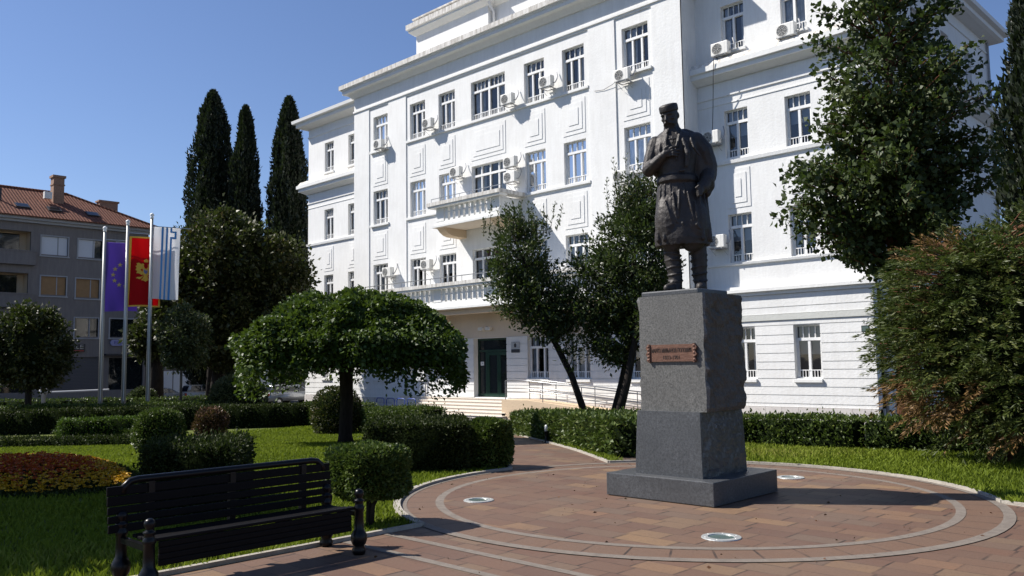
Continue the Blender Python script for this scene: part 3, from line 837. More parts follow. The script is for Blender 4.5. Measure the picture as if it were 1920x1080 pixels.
for ol in ([(XR, YW), (WRt, YW), (WRt, YB), (WL, YB)], [(WL, YB), (WL, YW), (XL, YW)]):
    m = MB(); sweep(m, ol, wprof, [0, 0, 0, 0, 0, 0, 1, 1]); part(m, 'wing_cornice', [MAT['white_trim'], MAT['roller_door']], fixn=False)
    m = MB(); sweep(m, ol, [(0, 15.20), (0.12, 15.20), (0.45, 15.40), (0.55, 15.42), (0.55, 15.62), (0.68, 15.66), (0.68, 15.90), (0.60, 15.94), (0.45, 16.18), (0, 16.20)], [0] * 6 + [1, 1, 1]); part(m, 'storey_cornice', [MAT['white_trim'], MAT['weathered_ledge']], fixn=False)
    m = MB()
    for z in (14.44, 19.62): sweep(m, ol, [(0, z), (0.06, z + .02), (0.06, z + .12), (0, z + .14)])
    for z in (14.08,): sweep(m, ol, [(0, z), (0.03, z + .01), (0.03, z + .06), (0, z + .07)])
    sweep(m, ol, [(0, 6.36), (0.10, 6.38), (0.12, 6.48), (0, 6.50)]); sweep(m, ol, [(0, 11.16), (0.10, 11.18), (0.12, 11.34), (0, 11.36)])
    part(m, 'wall_moulding', MAT['white_trim'], fixn=False)
m = MB(); m.box(WL + .5, XS - .5, YW + 2.5, YB - .5, 20.9, 21.3); part(m, 'flat_roof', MAT['weathered_ledge'])
# attic
m = MB()
m.box(-42.15, -35.30, 34.5, 44, 21.55, 23.95); m.box(-35.30, -27.3, 34.96, 44, 21.55, 23.95)
m.box(-42.20, -35.27, 34.44, 34.6, 21.55, 21.95); m.box(-35.30, -27.2, 34.90, 35.0, 21.55, 21.95)
part(m, 'attic_wall', MAT['white_plaster'])
m = MB(); ap = [(0, 23.72), (0.10, 23.74), (0.34, 23.94), (0.38, 23.97), (0.38, 24.10), (0.50, 24.14), (0.50, 24.48), (0.12, 24.52), (0.12, 24.78), (0.2, 24.80), (0.2, 24.9), (-3, 24.95)]
sweep(m, [(-42.15, 44), (-42.15, 34.5), (-35.30, 34.5), (-35.30, 34.96), (-27.3, 34.96), (-27.3, 44)], ap, [0] * 5 + [1] * 6)
part(m, 'attic_cornice', [MAT['white_trim'], MAT['weathered_ledge']], fixn=False)
m = MB(); m.tube([(-35.1, 34.30, 24.2), (-35.1, 34.42, 23.7), (-35.1, 34.78, 23.3), (-35.1, 34.80, 21.6)], 0.085, 8); part(m, 'downpipe', MAT['white_trim'], smooth=True)
m = MB(); m.tube([(XS + 0.10, 35.62, 4.85), (XS + 0.10, 35.62, -0.9)], 0.07, 8); m.tube([(XS + 0.10, 35.62, 20.3), (XS + 0.10, 35.62, 5.4)], 0.07, 8); part(m, 'downpipe', MAT['grey_trim'], smooth=True)
m = MB(); m.tube([(-42.29, YC - 0.1, 4.9), (-42.29, YC - 0.1, -0.9)], 0.06, 8); part(m, 'downpipe', MAT['grey_trim'], smooth=True)
m = MB(); m.tube([(-40.33, YC - 0.1, 4.9), (-40.33, YC - 0.1, -0.5)], 0.035, 8); part(m, 'downpipe', MAT['grey_trim'], smooth=True)
m = MB(); m.tube([(XS + 0.1, 53.9, 20.3), (XS + 0.1, 53.9, -0.5)], 0.07, 8); part(m, 'downpipe', MAT['grey_trim'], smooth=True)

# sills, relief panels
def sill(x0, x1, z, y=YC): 
    m = MB(); m.bbox(x0, x1, y - 0.10, y + 0.30, z - 0.17, z - 0.02, 0.015); part(m, 'sill', MAT['white_trim'])
for x, w, s in cols3:
    if x in (-45.1, -24.05):
        for z in (F3[0], F2[0], F1[0]): sill(x - w / 2 - 0.24, x + w / 2 + 0.24, z)
for z in (F3[0], F2[0], F1[0]): sill(-42.27, -27.02, z, YR - 0.01)
for x in wing_cols:
    sill(x - 0.68, x + 0.68, 16.62, YW); sill(x - 0.64, x + 0.64, 1.17, YW - 0.15)
for x, w, s in cols3:
    if s != 'wide': sill(x - 0.8, x + 0.8, 1.17, YC - 0.02)
def panel(x, w, z0, z1, y):
    m = MB()
    for k, (dx, dz) in enumerate(((0, 0), (0.19, 0.22), (0.44, 0.50))):
        d = 0.024 * (k + 1)
        if w / 2 - dx < 0.1: continue
        m.box(x - w / 2 + dx, x + w / 2 - dx, y - d, y + 0.02, z0 + dz, z1 - dz)
    part(m, 'relief_panel', MAT['white_plaster'])
for x, w, s in cols3:
    panel(x, w, 14.08, 15.98, YR)
    panel(x, w, 9.06, 10.94, YR) if s != 'wide' else None
for x in wing_cols: panel(x, 1.2, 9.06, 10.9, YW)
# windows
k = 0
cur = {0: [3, 1, 2, 1, 1, 4, 3], 1: [1, 3, 1, 1, 5, 1, 2], 2: [3, 1, 5, 1, 1, 1, 1], 3: [2, 1, 0, 0, 1, 2, 5]}
for fi, (z0, z1) in enumerate((F3, F2, F1)):
    for ci, (x, w, s) in enumerate(cols3):
        st = s if not (s == 'wide' and fi > 0) else 'door'
        make_window(main, w, z1 - z0, st, Vector((x, YR, z0)) - B0, rail=(st != 'door'), curt=cur[fi][ci])
for ci, (x, w, s) in enumerate(cols3):
    if s != 'wide': make_window(main, 1.54, F0[1] - F0[0], 'three', Vector((x, YC, F0[0])) - B0, curt=cur[3][ci], dep=0.24)
for ci, x in enumerate(wing_cols):
    for fi, (z0, z1) in enumerate(((16.62, 18.86), F2, (6.52, 8.78))):
        make_window(main, 1.2, z1 - z0, 'two', Vector((x, YW, z0)) - B0, curt=[[2, 1, 5, 1], [5, 5, 1, 1], [1, 5, 3, 1]][fi][ci])
    make_window(main, 1.2, F0[1] - F0[0], 'two', Vector((x, YW - 0.10, F0[0])) - B0, curt=[5, 1, 1, 1][ci], dep=0.24)
for y, w, s in sideY:
    for z0, z1 in ((16.6, 18.86), F2, (6.52, 8.78)):
        make_window(main, w, z1 - z0, 'two', Vector((XS, y, z0)) - B0, R(90), curt=1)
    make_window(main, 1.2, F0[1] - F0[0], 'two', Vector((XS, y, F0[0])) - B0, R(90), curt=0)

# balconies
def balcony(xa, xb, yf, zs, zb, zr0, zr1, mods, name='balcony', slots=8):
    """zs slab underside, zb slab top, zr0..zr1 handrail; mods: solid panels"""
    m = MB(); yb = YC + 0.02
    m.box(xa - 0.22, xb + 0.22, yf - 0.22, yb, zs, zs + 0.13); m.box(xa - 0.10, xb + 0.10, yf - 0.10, yb, zs + 0.13, zb)
    o = part(m, name, MAT['white_trim'])
    s_ = MB(); s_.box(xa - 0.12, xb + 0.12, yf - 0.12, YC - 0.005, zs - 0.02, zs + 0.002); s_.build('soffit', MAT['bounce_cream'], o)
    r = MB(); r.box(xa - 0.36, xb + 0.36, yf - 0.36, yf + 0.26, zr0, zr0 + 0.10, 0); r.box(xa - 0.42, xb + 0.42, yf - 0.42, yf + 0.28, zr0 + 0.10, zr1, 1)
    for x0, x1 in ((xa - 0.42, xa + 0.28), (xb - 0.28, xb + 0.42)): r.box(x0, x1, yf + 0.28, yb, zr0 + 0.10, zr1, 1)
    r.build('handrail', [MAT['white_trim'], MAT['weathered_ledge']], o)
    o_loc = o.location
    b = MB(); zb2 = zb + 0.16
    b.box(xa, xb, yf, yf + 0.16, zb, zb2)
    b.box(xa, xa + 0.16, yf + 0.16, yb, zb, zr0); b.box(xb - 0.16, xb, yf + 0.16, yb, zb, zr0)
    mods = sorted(mods)
    for a, c in mods: b.box(a, c, yf - 0.02, yf + 0.18, zb2, zr0)
    for (a0, a1), (c0, c1) in zip(mods[:-1], mods[1:]):
        n = max(2, round((c0 - a1) / 0.43)); 
        for i in range(n):
            x = a1 + (c0 - a1) * (i + 0.5) / n
            b.box(x - 0.115, x + 0.115, yf + 0.01, yf + 0.15, zb2, zr0)
    b.box(xa + 0.16, xb - 0.16, yf + 0.03, yf + 0.13, zr0 - 0.34, zr0 - 0.26)
    b.build('balustrade', MAT['white_trim'], o)
    return o
ub = balcony(-37.32, -32.05, 32.0, 10.0, 10.2, 11.15, 11.46, [(-37.32, -36.66), (-32.7, -32.05)])
for x in (-36.95, -32.45):
    m = MB(); m.prism([(31.98, 9.98), (33.76, 9.98), (33.76, 9.50), (32.75, 9.52), (32.45, 9.60), (32.2, 9.75)], x - 0.32, x + 0.32)
    m.v = [(q_, p_, z) for p_, q_, z in m.v]
    part(m, 'corbel', MAT['beige_plaster'])
mods = []
c0 = -34.57
for i in (-2, -1, 1, 2):
    xx = c0 + (abs(i) - 0.5) * 4.5 * (1 if i > 0 else -1)
    mods.append((xx - 0.33, xx + 0.33))
mods += [(-43.4, -42.74), (-26.4, -25.74)]
lb = balcony(-43.4, -25.74, 31.6, 5.12, 5.42, 6.32, 6.62, mods)
m = MB()
for x in (-42.9, -38.4, -30.74, -26.3):
    m.box(x - 0.28, x + 0.28, 31.9, YC, 4.55, 5.12)
m.box(-43.2, -25.94, 31.9, 32.3, 4.83, 5.12)
part(m, 'canopy_beam', MAT['bounce_cream'])
g = MB(); g.tube([(-43.6, 31.45, 6.95), (-25.5, 31.45, 6.95)], 0.025, 6)
x = -43.6
while x < -25.4: g.tube([(x, 31.45, 6.6), (x, 31.45, 6.95)], 0.016, 5); x += 0.905
g.build('guard_rail', MAT['steel'], lb)
g = MB(); g.tube([(-37.6, 31.85, 11.72), (-31.8, 31.85, 11.72)], 0.022, 6)
for i in range(8): g.tube([(-37.6 + i * 0.83, 31.85, 11.44), (-37.6 + i * 0.83, 31.85, 11.72)], 0.015, 5)
g.build('guard_rail', MAT['steel'], ub)
# entrance door
dx0, dx1, dz0, dz1 = DOOR
m = MB(); yd = YC + 0.34
m.box(dx0, dx0 + 0.10, yd, yd + 0.12, dz0, dz1); m.box(dx1 - 0.10, dx1, yd, yd + 0.12, dz0, dz1); m.box(dx0 + .1, dx1 - .1, yd, yd + .12, dz1 - .12, dz1)
m.box(dx0 + .1, dx1 - .1, yd + .01, yd + .10, 2.70, 2.82); m.box(-35.42, -35.26, yd + 0.008, yd + 0.11, dz0, 2.70)
m.box(dx0 + .1, -35.42, yd + .01, yd + .1, dz0, dz0 + .2)
door = part(m, 'entrance_door', MAT['door_green'])
for a, b in ((-35.26, -34.36), (-34.34, -33.44)):
    l = MB(); y0 = yd + 0.02
    l.box(a, a + .13, y0, y0 + .07, .12, 2.68); l.box(b - .13, b, y0, y0 + .07, .12, 2.68); l.box(a + .13, b - .13, y0, y0 + .07, 2.50, 2.68); l.box(a + .13, b - .13, y0, y0 + .07, .12, .34)
    hx = b - 0.06 if a < -35 else a + 0.06
    l.tube([(hx, y0 - 0.05, 1.0), (hx, y0 - 0.05, 1.5)], 0.018, 6)
    l.build('door_leaf', MAT['door_green'], door)
m = MB(); m.quad((dx0 + .1, yd + .06, dz0), (dx1 - .1, yd + .06, dz0), (dx1 - .1, yd + .06, dz1 - .1), (dx0 + .1, yd + .06, dz1 - .1)); m.build('pane', MAT['dark_glass'], door)
m = MB(); m.box(-35.86, -35.60, yd + 0.03, yd + 0.05, 1.92, 2.14); m.build('number_plate', MAT['white_paint'], door)
link('lettering', text_mesh('20', 0.16, 0.002), door, loc=(-35.73 , yd + 0.026, 2.03)).data.materials.append(MAT['sign_dark'])

# steps, ramp and rails
st = empty('entrance_steps', (BX, 33.0, -0.9), 'pale stone flight of five steps below the green entrance door', 'steps')
zb = -0.95; top = 0.07; nstep = 6
m = MB()
for i in range(nstep):
    z1 = zb + (top - zb) * (i + 1) / nstep
    y0 = 31.9 + 0.30 * i; xe = -32.55 - 0.02 + (nstep - 1 - i) * 0.0
    xr = -31.98 - 0.07 * i
    m = MB(); m.box(-42.6, xr, y0, 33.62, z1 - (top - zb) / nstep - (0.0 if i else 0.2), z1 - 0.045); m.bbox(-42.65, xr + 0.04, y0 - 0.045, 33.62, z1 - 0.045, z1 - 0.004, 0.010)
    m.build('step', MAT['cream_step'], st, world=True)
rp = empty('access_ramp', (-26, 32.9, -0.9), 'beige concrete wheelchair ramp sloping down beside the entrance steps', 'ramp')
def rz_(x): return 0.07 - (x + 32.4) / 13.0 * 0.92
m = MB()
v = []
for x in (-32.3, -30.4, -19.4):
    z = 0.07 if x < -30 else -0.85
    v += [(x, 32.2, -1.1), (x, 33.6, -1.1), (x, 33.6, z), (x, 32.2, z)]
f = [(0, 1, 2, 3), (8, 11, 10, 9)]
for i in (0, 4): f += [(i, i + 4, i + 5, i + 1), (i + 1, i + 5, i + 6, i + 2), (i + 2, i + 6, i + 7, i + 3), (i + 3, i + 7, i + 4, i)]
m.add(v, f); m.build('ramp_slab', MAT['beige_plaster'], rp, world=True)
def rampz(x): return 0.07 if x < -30.4 else 0.07 - (x + 30.4) / 11.0 * 0.92
for y in (32.3, 33.35):
    h = MB(); xs0 = -32.1 if y < 33 else -31.3
    for dz in (1.02, 0.62, 0.42):
        h.tube([(xs0, y, rampz(xs0) + dz), (-30.4, y, 0.07 + dz), (-19.6, y, rampz(-19.6) + dz)], 0.028 if dz > 1 else 0.02, 6)
    ho = h.build('handrail', MAT['steel'], rp, world=True, smooth=True)
    for x in (xs0, -29.4, -26.8, -24.2, -21.6, -19.7):
        p_ = MB(); p_.tube([(x, y, rampz(x) - 0.02), (x, y, rampz(x) + 1.02)], 0.024, 6); p_.build('rail_post', MAT['steel'], rp, world=True)

# wall fittings that hang on the building
fl = empty('floodlight', (-13.62, 34.66, 3.2), 'small black floodlight on a bracket at the right corner of the white building', 'lamp')
m = MB(); m.bbox(-0.16, 0.16, -0.16, -0.08, -0.13, 0.13, 0.01); m.quad((-0.13, -0.163, -0.10), (0.13, -0.163, -0.10), (0.13, -0.163, 0.10), (-0.13, -0.163, 0.10), 1); m.build('lamp_head', [MAT['black_iron'], MAT['lamp_glass']], fl)
m = MB(); m.tube([(0, -0.09, 0), (0.06, 0.05, -0.02), (0.06, 0.20, -0.02)], 0.02, 6); m.tube([(-0.02, -0.1, 0.13), (-0.06, -0.1, 0.28)], 0.008, 5); m.tube([(0.02, -0.1, 0.13), (0.09, -0.1, 0.26)], 0.008, 5); m.build('bracket', MAT['black_iron'], fl)
tl = empty('twin_spotlight', (-34.9, 33.69, 4.05), 'white twin spotlight on the wall above the green entrance door', 'lamp')
m = MB(); m.box(-0.06, 0.06, -0.06, 0, -0.02, 0.12); m.build('bracket', MAT['grey_trim'], tl)
for s in (-1, 1):
    m = MB(); m.bbox(s * 0.30 - 0.20, s * 0.30 + 0.20, -0.28, -0.06, -0.12, 0.06, 0.02); m.build('lamp_head', MAT['ac_case'], tl)
pq = empty('wall_plaque', (-32.62, 33.675, 2.85), 'grey metal plate with a dark crest beside the green entrance door', 'sign')
m = MB(); m.bbox(-0.32, 0.32, -0.03, 0.0, -0.02, 0.36, 0.008); m.build('plate', MAT['plate_grey'], pq)
m = MB(); m.prism([(-0.09, 0.10), (-0.09, 0.22), (0, 0.29), (0.09, 0.22), (0.09, 0.10), (0.05, 0.05), (-0.05, 0.05)], -0.036, -0.028); m.box(-0.13, -0.01, -0.034, -0.028, 0.32, 0.335); m.box(0.02, 0.12, -0.034, -0.028, 0.32, 0.335); m.build('crest', MAT['sign_dark'], pq)
m = MB(); m.bbox(-0.32, 0.32, -0.03, 0.0, -0.24, -0.05, 0.008); m.build('name_plate', MAT['sign_dark'], pq)

# air conditioners
def make_ac(loc, label, rz=0.0, reach=0.42, stand=False, shade=1.0, pipe=(0.30, 0.55)):
    e = empty('air_conditioner', loc, label, 'air conditioner', 'air conditioners hung on the white facade', rz)
    m = MB(); m.bbox(-0.44, 0.44, -0.15, 0.17, -0.30, 0.30, 0.025)
    m.box(0.27, 0.285, -0.154, -0.149, -0.27, 0.27)
    m.build('casing', MAT['ac_case'], e)
    g = MB(); cx = -0.12; n = 28
    g.add([(cx, -0.153, 0)] + [(cx + 0.25 * math.cos(2 * PI * k / n), -0.153, 0.25 * math.sin(2 * PI * k / n)) for k in range(n)], [(0, 1 + k, 1 + (k + 1) % n) for k in range(n)])
    g.build('fan_grille', MAT['ac_grille'], e)
    w_ = MB()
    for q in (0.09, 0.15, 0.21, 0.255): w_.tube([(cx + q * math.cos(2 * PI * k / 24), -0.165, q * math.sin(2 * PI * k / 24)) for k in range(25)], 0.006, 4)
    for k in range(8): w_.tube([(cx + 0.05 * math.cos(PI * k / 4), -0.165, 0.05 * math.sin(PI * k / 4)), (cx + 0.255 * math.cos(PI * k / 4), -0.165, 0.255 * math.sin(PI * k / 4))], 0.006, 4)
    w_.build('fan_guard', MAT['ac_case'], e)
    b = MB(); b.box(-0.32, 0.32, reach - 0.04, reach, -0.345, -0.305); b.box(-0.28, 0.28, -0.12, -0.09, -0.34, -0.308)
    for x in (-0.3, 0.3):
        b.box(x - 0.02, x + 0.02, -0.16, reach - 0.04, -0.345, -0.305)
        if not stand: b.tube([(x, -0.1, -0.34), (x, reach - 0.02, -0.62)], 0.014, 4)
    b.build('bracket', MAT['grey_trim'], e)
    p = MB(); p.tube([(0.44, 0.05, -0.12), (0.55, 0.08, -0.14), (0.58, 0.2, 0.05), (0.5, reach - 0.05, pipe[0]), (0.42, reach - 0.02, pipe[1])], 0.028, 6)
    p.build('pipe', MAT['grey_trim'], e, smooth=True)
    return e
AC = [(-44.62, 16.69, 'air conditioner on the sill of the far left top floor window'),
      (-39.55, 17.02, 'air conditioner between the two narrow top floor windows left of the wide window'),
      (-32.55, 16.93, 'air conditioner covering the right edge of the wide top floor window'),
      (-29.60, 17.19, 'air conditioner between the two narrow top floor windows right of the wide window'),
      (-24.50, 16.27, 'air conditioner trailing a cable below the open top floor window'),
      (-36.98, 13.49, 'air conditioner above the left end of the small upper balcony'),
      (-32.42, 13.28, 'upper one of two stacked air conditioners right of the balcony door'),
      (-32.42, 12.42, 'lower one of two stacked air conditioners right of the balcony door'),
      (-43.67, 8.05, 'air conditioner beside the far left lower window just above the umbrella shaped tree'),
      (-39.76, 8.17, 'air conditioner with dark round fan above the left end of the long lower balcony'),
      (-24.76, 11.17, 'air conditioner behind the top shoots of the twin trunk tree')]
for i, (x, z, lab) in enumerate(AC):
    make_ac((x, 33.27, z), 'white ' + lab)
for x, y, z, lab, stand in ((-19.71, 34.55, 16.62, 'air conditioner standing on the cornice under the left top window of the right wing', True),
                     (-16.44, 34.55, 16.55, 'air conditioner standing on the cornice behind the tips of the round leaved tree', True),
                     (-20.40, 34.58, 12.50, 'air conditioner hanging in the shaded corner just right of the statue shoulder', False),
                     (-20.30, 34.58, 7.53, 'air conditioner hanging in the shaded corner right of the statue knees', False)):
    make_ac((x, y, z), 'white ' + lab, stand=stand)
for y, z, lab in ((46.2, 16.4, 'air conditioner below the third window on the shaded side wall top floor'), (50.2, 16.25, 'air conditioner below the last window on the shaded side wall top floor'), (49.4, 12.3, 'air conditioner beside a lower window of the shaded side wall')):
    make_ac((XS + 0.42, y, z), 'shaded ' + lab, R(90), stand=False)
m = MB(); m.tube([(-19.9, 34.25, 16.2), (-20.0, 34.3, 15.5), (-20.25, 34.6, 14.0), (-20.4, 34.7, 12.75)], 0.018, 5)
m.tube([(-26.6, 33.66, 16.05), (-26.0, 33.66, 15.98), (-25.3, 33.6, 16.12), (-24.9, 33.5, 16.25)], 0.012, 5)
part(m, 'cable', MAT['cable'])
# bicycle rack
rk = empty('bicycle_rack', (-40.3, 31.2, -0.9), 'low blue tubular bicycle rack in front of the white wall', 'rack')
m = MB()
for i in range(4):
    x = -1.8 + i * 1.0; m.tube([(x, 0, 0), (x, 0, 0.85), (x + 0.1, 0, 0.95), (x + 0.65, 0, 0.95), (x + 0.75, 0, 0.85), (x + 0.75, 0, 0)], 0.03, 6)
m.build('loop', MAT['blue_paint'], rk, smooth=True)
m = MB(); m.box(-1.9, 2.1, -0.04, 0.04, 0.02, 0.07); m.build('base_bar', MAT['blue_paint'], rk)
# ------------------------------------------------------------------ monument
ped = empty('pedestal', (-7.085, 11.0, 0), 'grey granite pedestal with bronze plaque carrying the dark statue', 'pedestal')
m = MB(); m.bbox(-8.0, -6.17, 10.18, 12.0, 0.02, 0.348, 0.012); m.build('base_slab', MAT['granite_dark'], ped, world=True)
def stone_block(x0, x1, y0, y1, z0, z1, taper, rough, seed, backx=0.0):
    """front face dressed smooth, the other faces split rough"""
    bm = bmesh.new(); bmesh.ops.create_cube(bm, size=1.0)
    bmesh.ops.subdivide_edges(bm, edges=bm.edges[:], cuts=30, use_grid_fill=True)
    for v in bm.verts:
        fx, fy, fz = v.co.x + .5, v.co.y + .5, v.co.z + .5
        n = v.co.copy()
        k = taper * (1 - fz)
        x = x0 - k + (x1 - x0 + 2 * k) * fx; y = y0 - k + (y1 - y0 + 2 * k) * fy; z = z0 + (z1 - z0) * fz
        if 0.02 < fz < 0.985 or fz >= 0.985:
            d = mnoise.noise(Vector((x * 5 + seed, y * 5, z * 6))) * 0.6 + mnoise.noise(Vector((x * 16, y * 16 + seed, z * 18))) * 0.4
            edge = 1.0
            if fx > 0.999 and fy > 0.02: x += rough * (0.2 + d) + backx * fy
            elif fx < 0.001 and fy > 0.02: x -= rough * (0.2 + d)
            elif fy > 0.999: y += rough * d
            elif fy < 0.03 and fx > 0.975: x += rough * 0.30 * d
            elif fy < 0.03 and fx < 0.025: x += rough * 0.30 * d
        v.co = Vector((x, y, z))
    m_ = MB().addbm(bm)
    for i, f in enumerate(m_.f):
        c = sum((Vector(m_.v[j]) for j in f), Vector()) / 4
        if c.y > y0 + 0.03 + 0 and c.z < z1 - 0.01: m_.m[i] = 1
    bm.free(); return m_
stone_block(-7.58, -6.50, 10.43, 11.60, 0.348, 1.272, 0.035, 0.018, 3).build('lower_block', [MAT['granite_dark'], MAT['granite_dark']], ped, world=True)
stone_block(-7.535, -6.435, 10.50, 11.53, 1.272, 2.975, 0.012, 0.085, 8, 0.03).build('upper_block', [MAT['granite_light'], MAT['granite_rough']], ped, world=True)
pl = MB()
pl.prism([(-0.405, -0.125), (0.405, -0.125), (0.405, 0.125), (-0.405, 0.125)], -0.022, 0.02)
for s in (-1, 1):
    pts = [(s * 0.385, -0.14), (s * 0.425, -0.11), (s * 0.405, -0.06), (s * 0.44, -0.02), (s * 0.41, 0.03), (s * 0.44, 0.08), (s * 0.40, 0.135), (s * 0.37, 0.13), (s * 0.37, -0.13)]
    pl.prism(pts, -0.040, 0.0)
    for k in range(5): pl.ball((s * 0.395, -0.036, -0.10 + k * 0.05), (0.022, 0.014, 0.02), 8, 5)
plq = pl.build('plaque', MAT['plaque_bronze'], ped, loc=Vector((-6.965, 10.485, 2.12)) - ped.location)
t1 = text_mesh('МАРКО МИЉАНОВ ПОПОВИЋ', 0.085, 0.003, 0.70); t1.materials.append(MAT['plaque_ink']); link('lettering', t1, plq, loc=(0, -0.0235, 0.035))
t2 = text_mesh('1833-1901', 0.075, 0.003, 0.28); t2.materials.append(MAT['plaque_ink']); link('lettering', t2, plq, loc=(0, -0.0235, -0.065))

def remesh(mb, voxel, disp=0.0, sc=6.0, smooth=2):
    me = bpy.data.meshes.new('body'); me.from_pydata(mb.v, [], mb.f)
    bm = bmesh.new(); bm.from_mesh(me); bmesh.ops.recalc_face_normals(bm, faces=bm.faces); bm.to_mesh(me); bm.free()
    o = bpy.data.objects.new('body', me); COL.objects.link(o)
    md = o.modifiers.new('r', 'REMESH'); md.mode = 'VOXEL'; md.voxel_size = voxel; md.use_smooth_shade = True
    if smooth:
        s = o.modifiers.new('s', 'SMOOTH'); s.iterations = smooth; s.factor = 0.5
    dg = bpy.context.evaluated_depsgraph_get(); dg.update()
    out = bpy.data.meshes.new_from_object(o.evaluated_get(dg))
    bpy.data.objects.remove(o)
    if disp:
        nrm = [v.normal.copy() for v in out.vertices]; new = []
        for v, n_ in zip(out.vertices, nrm):
            p = v.co; q = Vector((p.x, p.y, p.z * 0.6))
            new.extend(p + n_ * disp * (mnoise.noise(q * sc) * 0.7 + mnoise.noise(p * sc * 2.6) * 0.45))
        out.vertices.foreach_set('co', new)
    out.polygons.foreach_set('use_smooth', [True] * len(out.polygons)); out.update()
    return out
view = math.atan2(7.08, 11.0)
stt = empty('statue', (-7.085, 11.05, 2.975), 'dark bronze statue of a moustached man in round cap, one hand on his chest', 'statue', rz=view)
# local axes: x to the viewer's right, y away from the viewer
m = MB(); m.bbox(-0.50, 0.50, -0.42, 0.42, 0.0, 0.085, 0.02); o = m.build('plinth', MAT['granite_dark'], stt); o.rotation_euler = (0, 0, -view)
b = MB(); Z = 0.085
def cap(pts, rad, n=12): b.tube([(x, y, z + Z) for x, y, z in pts], rad, n); [b.ball((x, y, z + Z), (r_, r_, r_), n, 8) for (x, y, z), r_ in zip(pts, rad if hasattr(rad, '__len__') else [rad] * len(pts))]
def lo(secs, n=32): b.loft([(a, c, z + Z, rx, ry) for a, c, z, rx, ry in secs], n)
# coat skirt and breeches
lo([(-0.0, 0.0, 0.72, 0.30, 0.24), (0.0, 0, 0.655, 0.415, 0.32), (0.0, 0, 0.76, 0.425, 0.335), (0.01, 0, 1.0, 0.41, 0.32), (0.0, 0, 1.25, 0.39, 0.29), (-0.03, 0, 1.48, 0.335, 0.262), (-0.05, 0, 1.60, 0.295, 0.245)])
# sash and torso
lo([(-0.05, 0, 1.55, 0.285, 0.235), (-0.05, -0.02, 1.605, 0.315, 0.268), (-0.05, -0.02, 1.675, 0.312, 0.268), (-0.05, 0, 1.71, 0.280, 0.238), (-0.06, 0, 1.78, 0.295, 0.240), (-0.06, 0.01, 1.90, 0.33, 0.255), (-0.06, 0.01, 2.05, 0.355, 0.265), (-0.05, 0.02, 2.18, 0.36, 0.25), (-0.05, 0.03, 2.27, 0.34, 0.215), (-0.07, 0.03, 2.34, 0.25, 0.17), (-0.09, 0.02, 2.40, 0.15, 0.135), (-0.105, 0.0, 2.46, 0.105, 0.11), (-0.12, -0.01, 2.54, 0.10, 0.11)])
# breeches bagging over the knees
b.ball((-0.16, -0.10, 1.02 + Z), (0.25, 0.225, 0.46), 20, 14); b.ball((0.15, -0.10, 0.98 + Z), (0.26, 0.225, 0.42), 20, 14)
# hanging coat skirts at the sides and folds
for x0, y0, x1, y1, r_ in ((-0.30, -0.15, -0.36, -0.19, 0.030), (-0.24, -0.20, -0.27, -0.26, 0.022), (0.26, -0.20, 0.31, -0.25, 0.026), (-0.05, -0.25, -0.02, -0.30, 0.022), (0.06, -0.26, 0.05, -0.28, 0.015), (-0.16, -0.24, -0.10, -0.30, 0.016), (0.33, -0.10, 0.41, -0.12, 0.03), (0.38, 0.05, 0.42, 0.05, 0.03)):
    cap([(x0, y0, 1.55), ((x0 + x1) / 2 - 0.01, (y0 + y1) / 2 - 0.012, 1.15), (x1, y1, 0.74)], [r_ * 0.5, r_, r_ * 1.3], 8)
for x, z, dx, dz in ((-0.24, 1.30, 0.10, -0.35), (-0.12, 1.42, 0.05, -0.45), (-0.02, 1.45, -0.03, -0.40), (0.10, 1.42, 0.08, -0.42), (0.20, 1.30, 0.04, -0.40), (-0.05, 1.05, 0.12, -0.18), (0.16, 1.0, 0.12, -0.14)):
    cap([(x, -0.275, z), (x + dx / 2, -0.312, z + dz / 2), (x + dx, -0.318, z + dz)], [0.012, 0.024, 0.010], 7)
# legs in wrapped gaiters and shoes
lo([(-0.18, -0.03, 0.78, 0.150, 0.15), (-0.175, -0.03, 0.66, 0.132, 0.135), (-0.165, -0.02, 0.55, 0.122, 0.128), (-0.15, -0.01, 0.40, 0.115, 0.128), (-0.125, -0.01, 0.22, 0.105, 0.115), (-0.12, -0.02, 0.10, 0.095, 0.11), (-0.12, -0.02, 0.0, 0.10, 0.13)], 20)
lo([(0.22, 0.02, 0.80, 0.145, 0.15), (0.235, 0.02, 0.66, 0.126, 0.135), (0.24, 0.03, 0.55, 0.120, 0.13), (0.245, 0.04, 0.40, 0.115, 0.13), (0.245, 0.05, 0.22, 0.105, 0.115), (0.25, 0.04, 0.10, 0.095, 0.105), (0.25, 0.04, 0.0, 0.10, 0.13)], 20)
cap([(-0.13, 0.0, 0.055), (-0.20, -0.14, 0.05), (-0.26, -0.25, 0.04)], [0.085, 0.075, 0.05], 12)
cap([(0.25, 0.05, 0.055), (0.25, -0.12, 0.05), (0.24, -0.24, 0.04)], [0.085, 0.08, 0.055], 12)
for i in range(5):
    z = 0.16 + i * 0.095
    for cx, cy in ((-0.122 - 0.008 * i, -0.012), (0.247 - 0.004 * i, 0.045)):
        rr = 0.108 + 0.006 * i
        b.tube([(cx + rr * math.cos(k * PI / 8), cy + rr * 1.06 * math.sin(k * PI / 8), z + Z + 0.02 * math.sin(k * PI / 8 + i)) for k in range(17)], 0.012, 5)
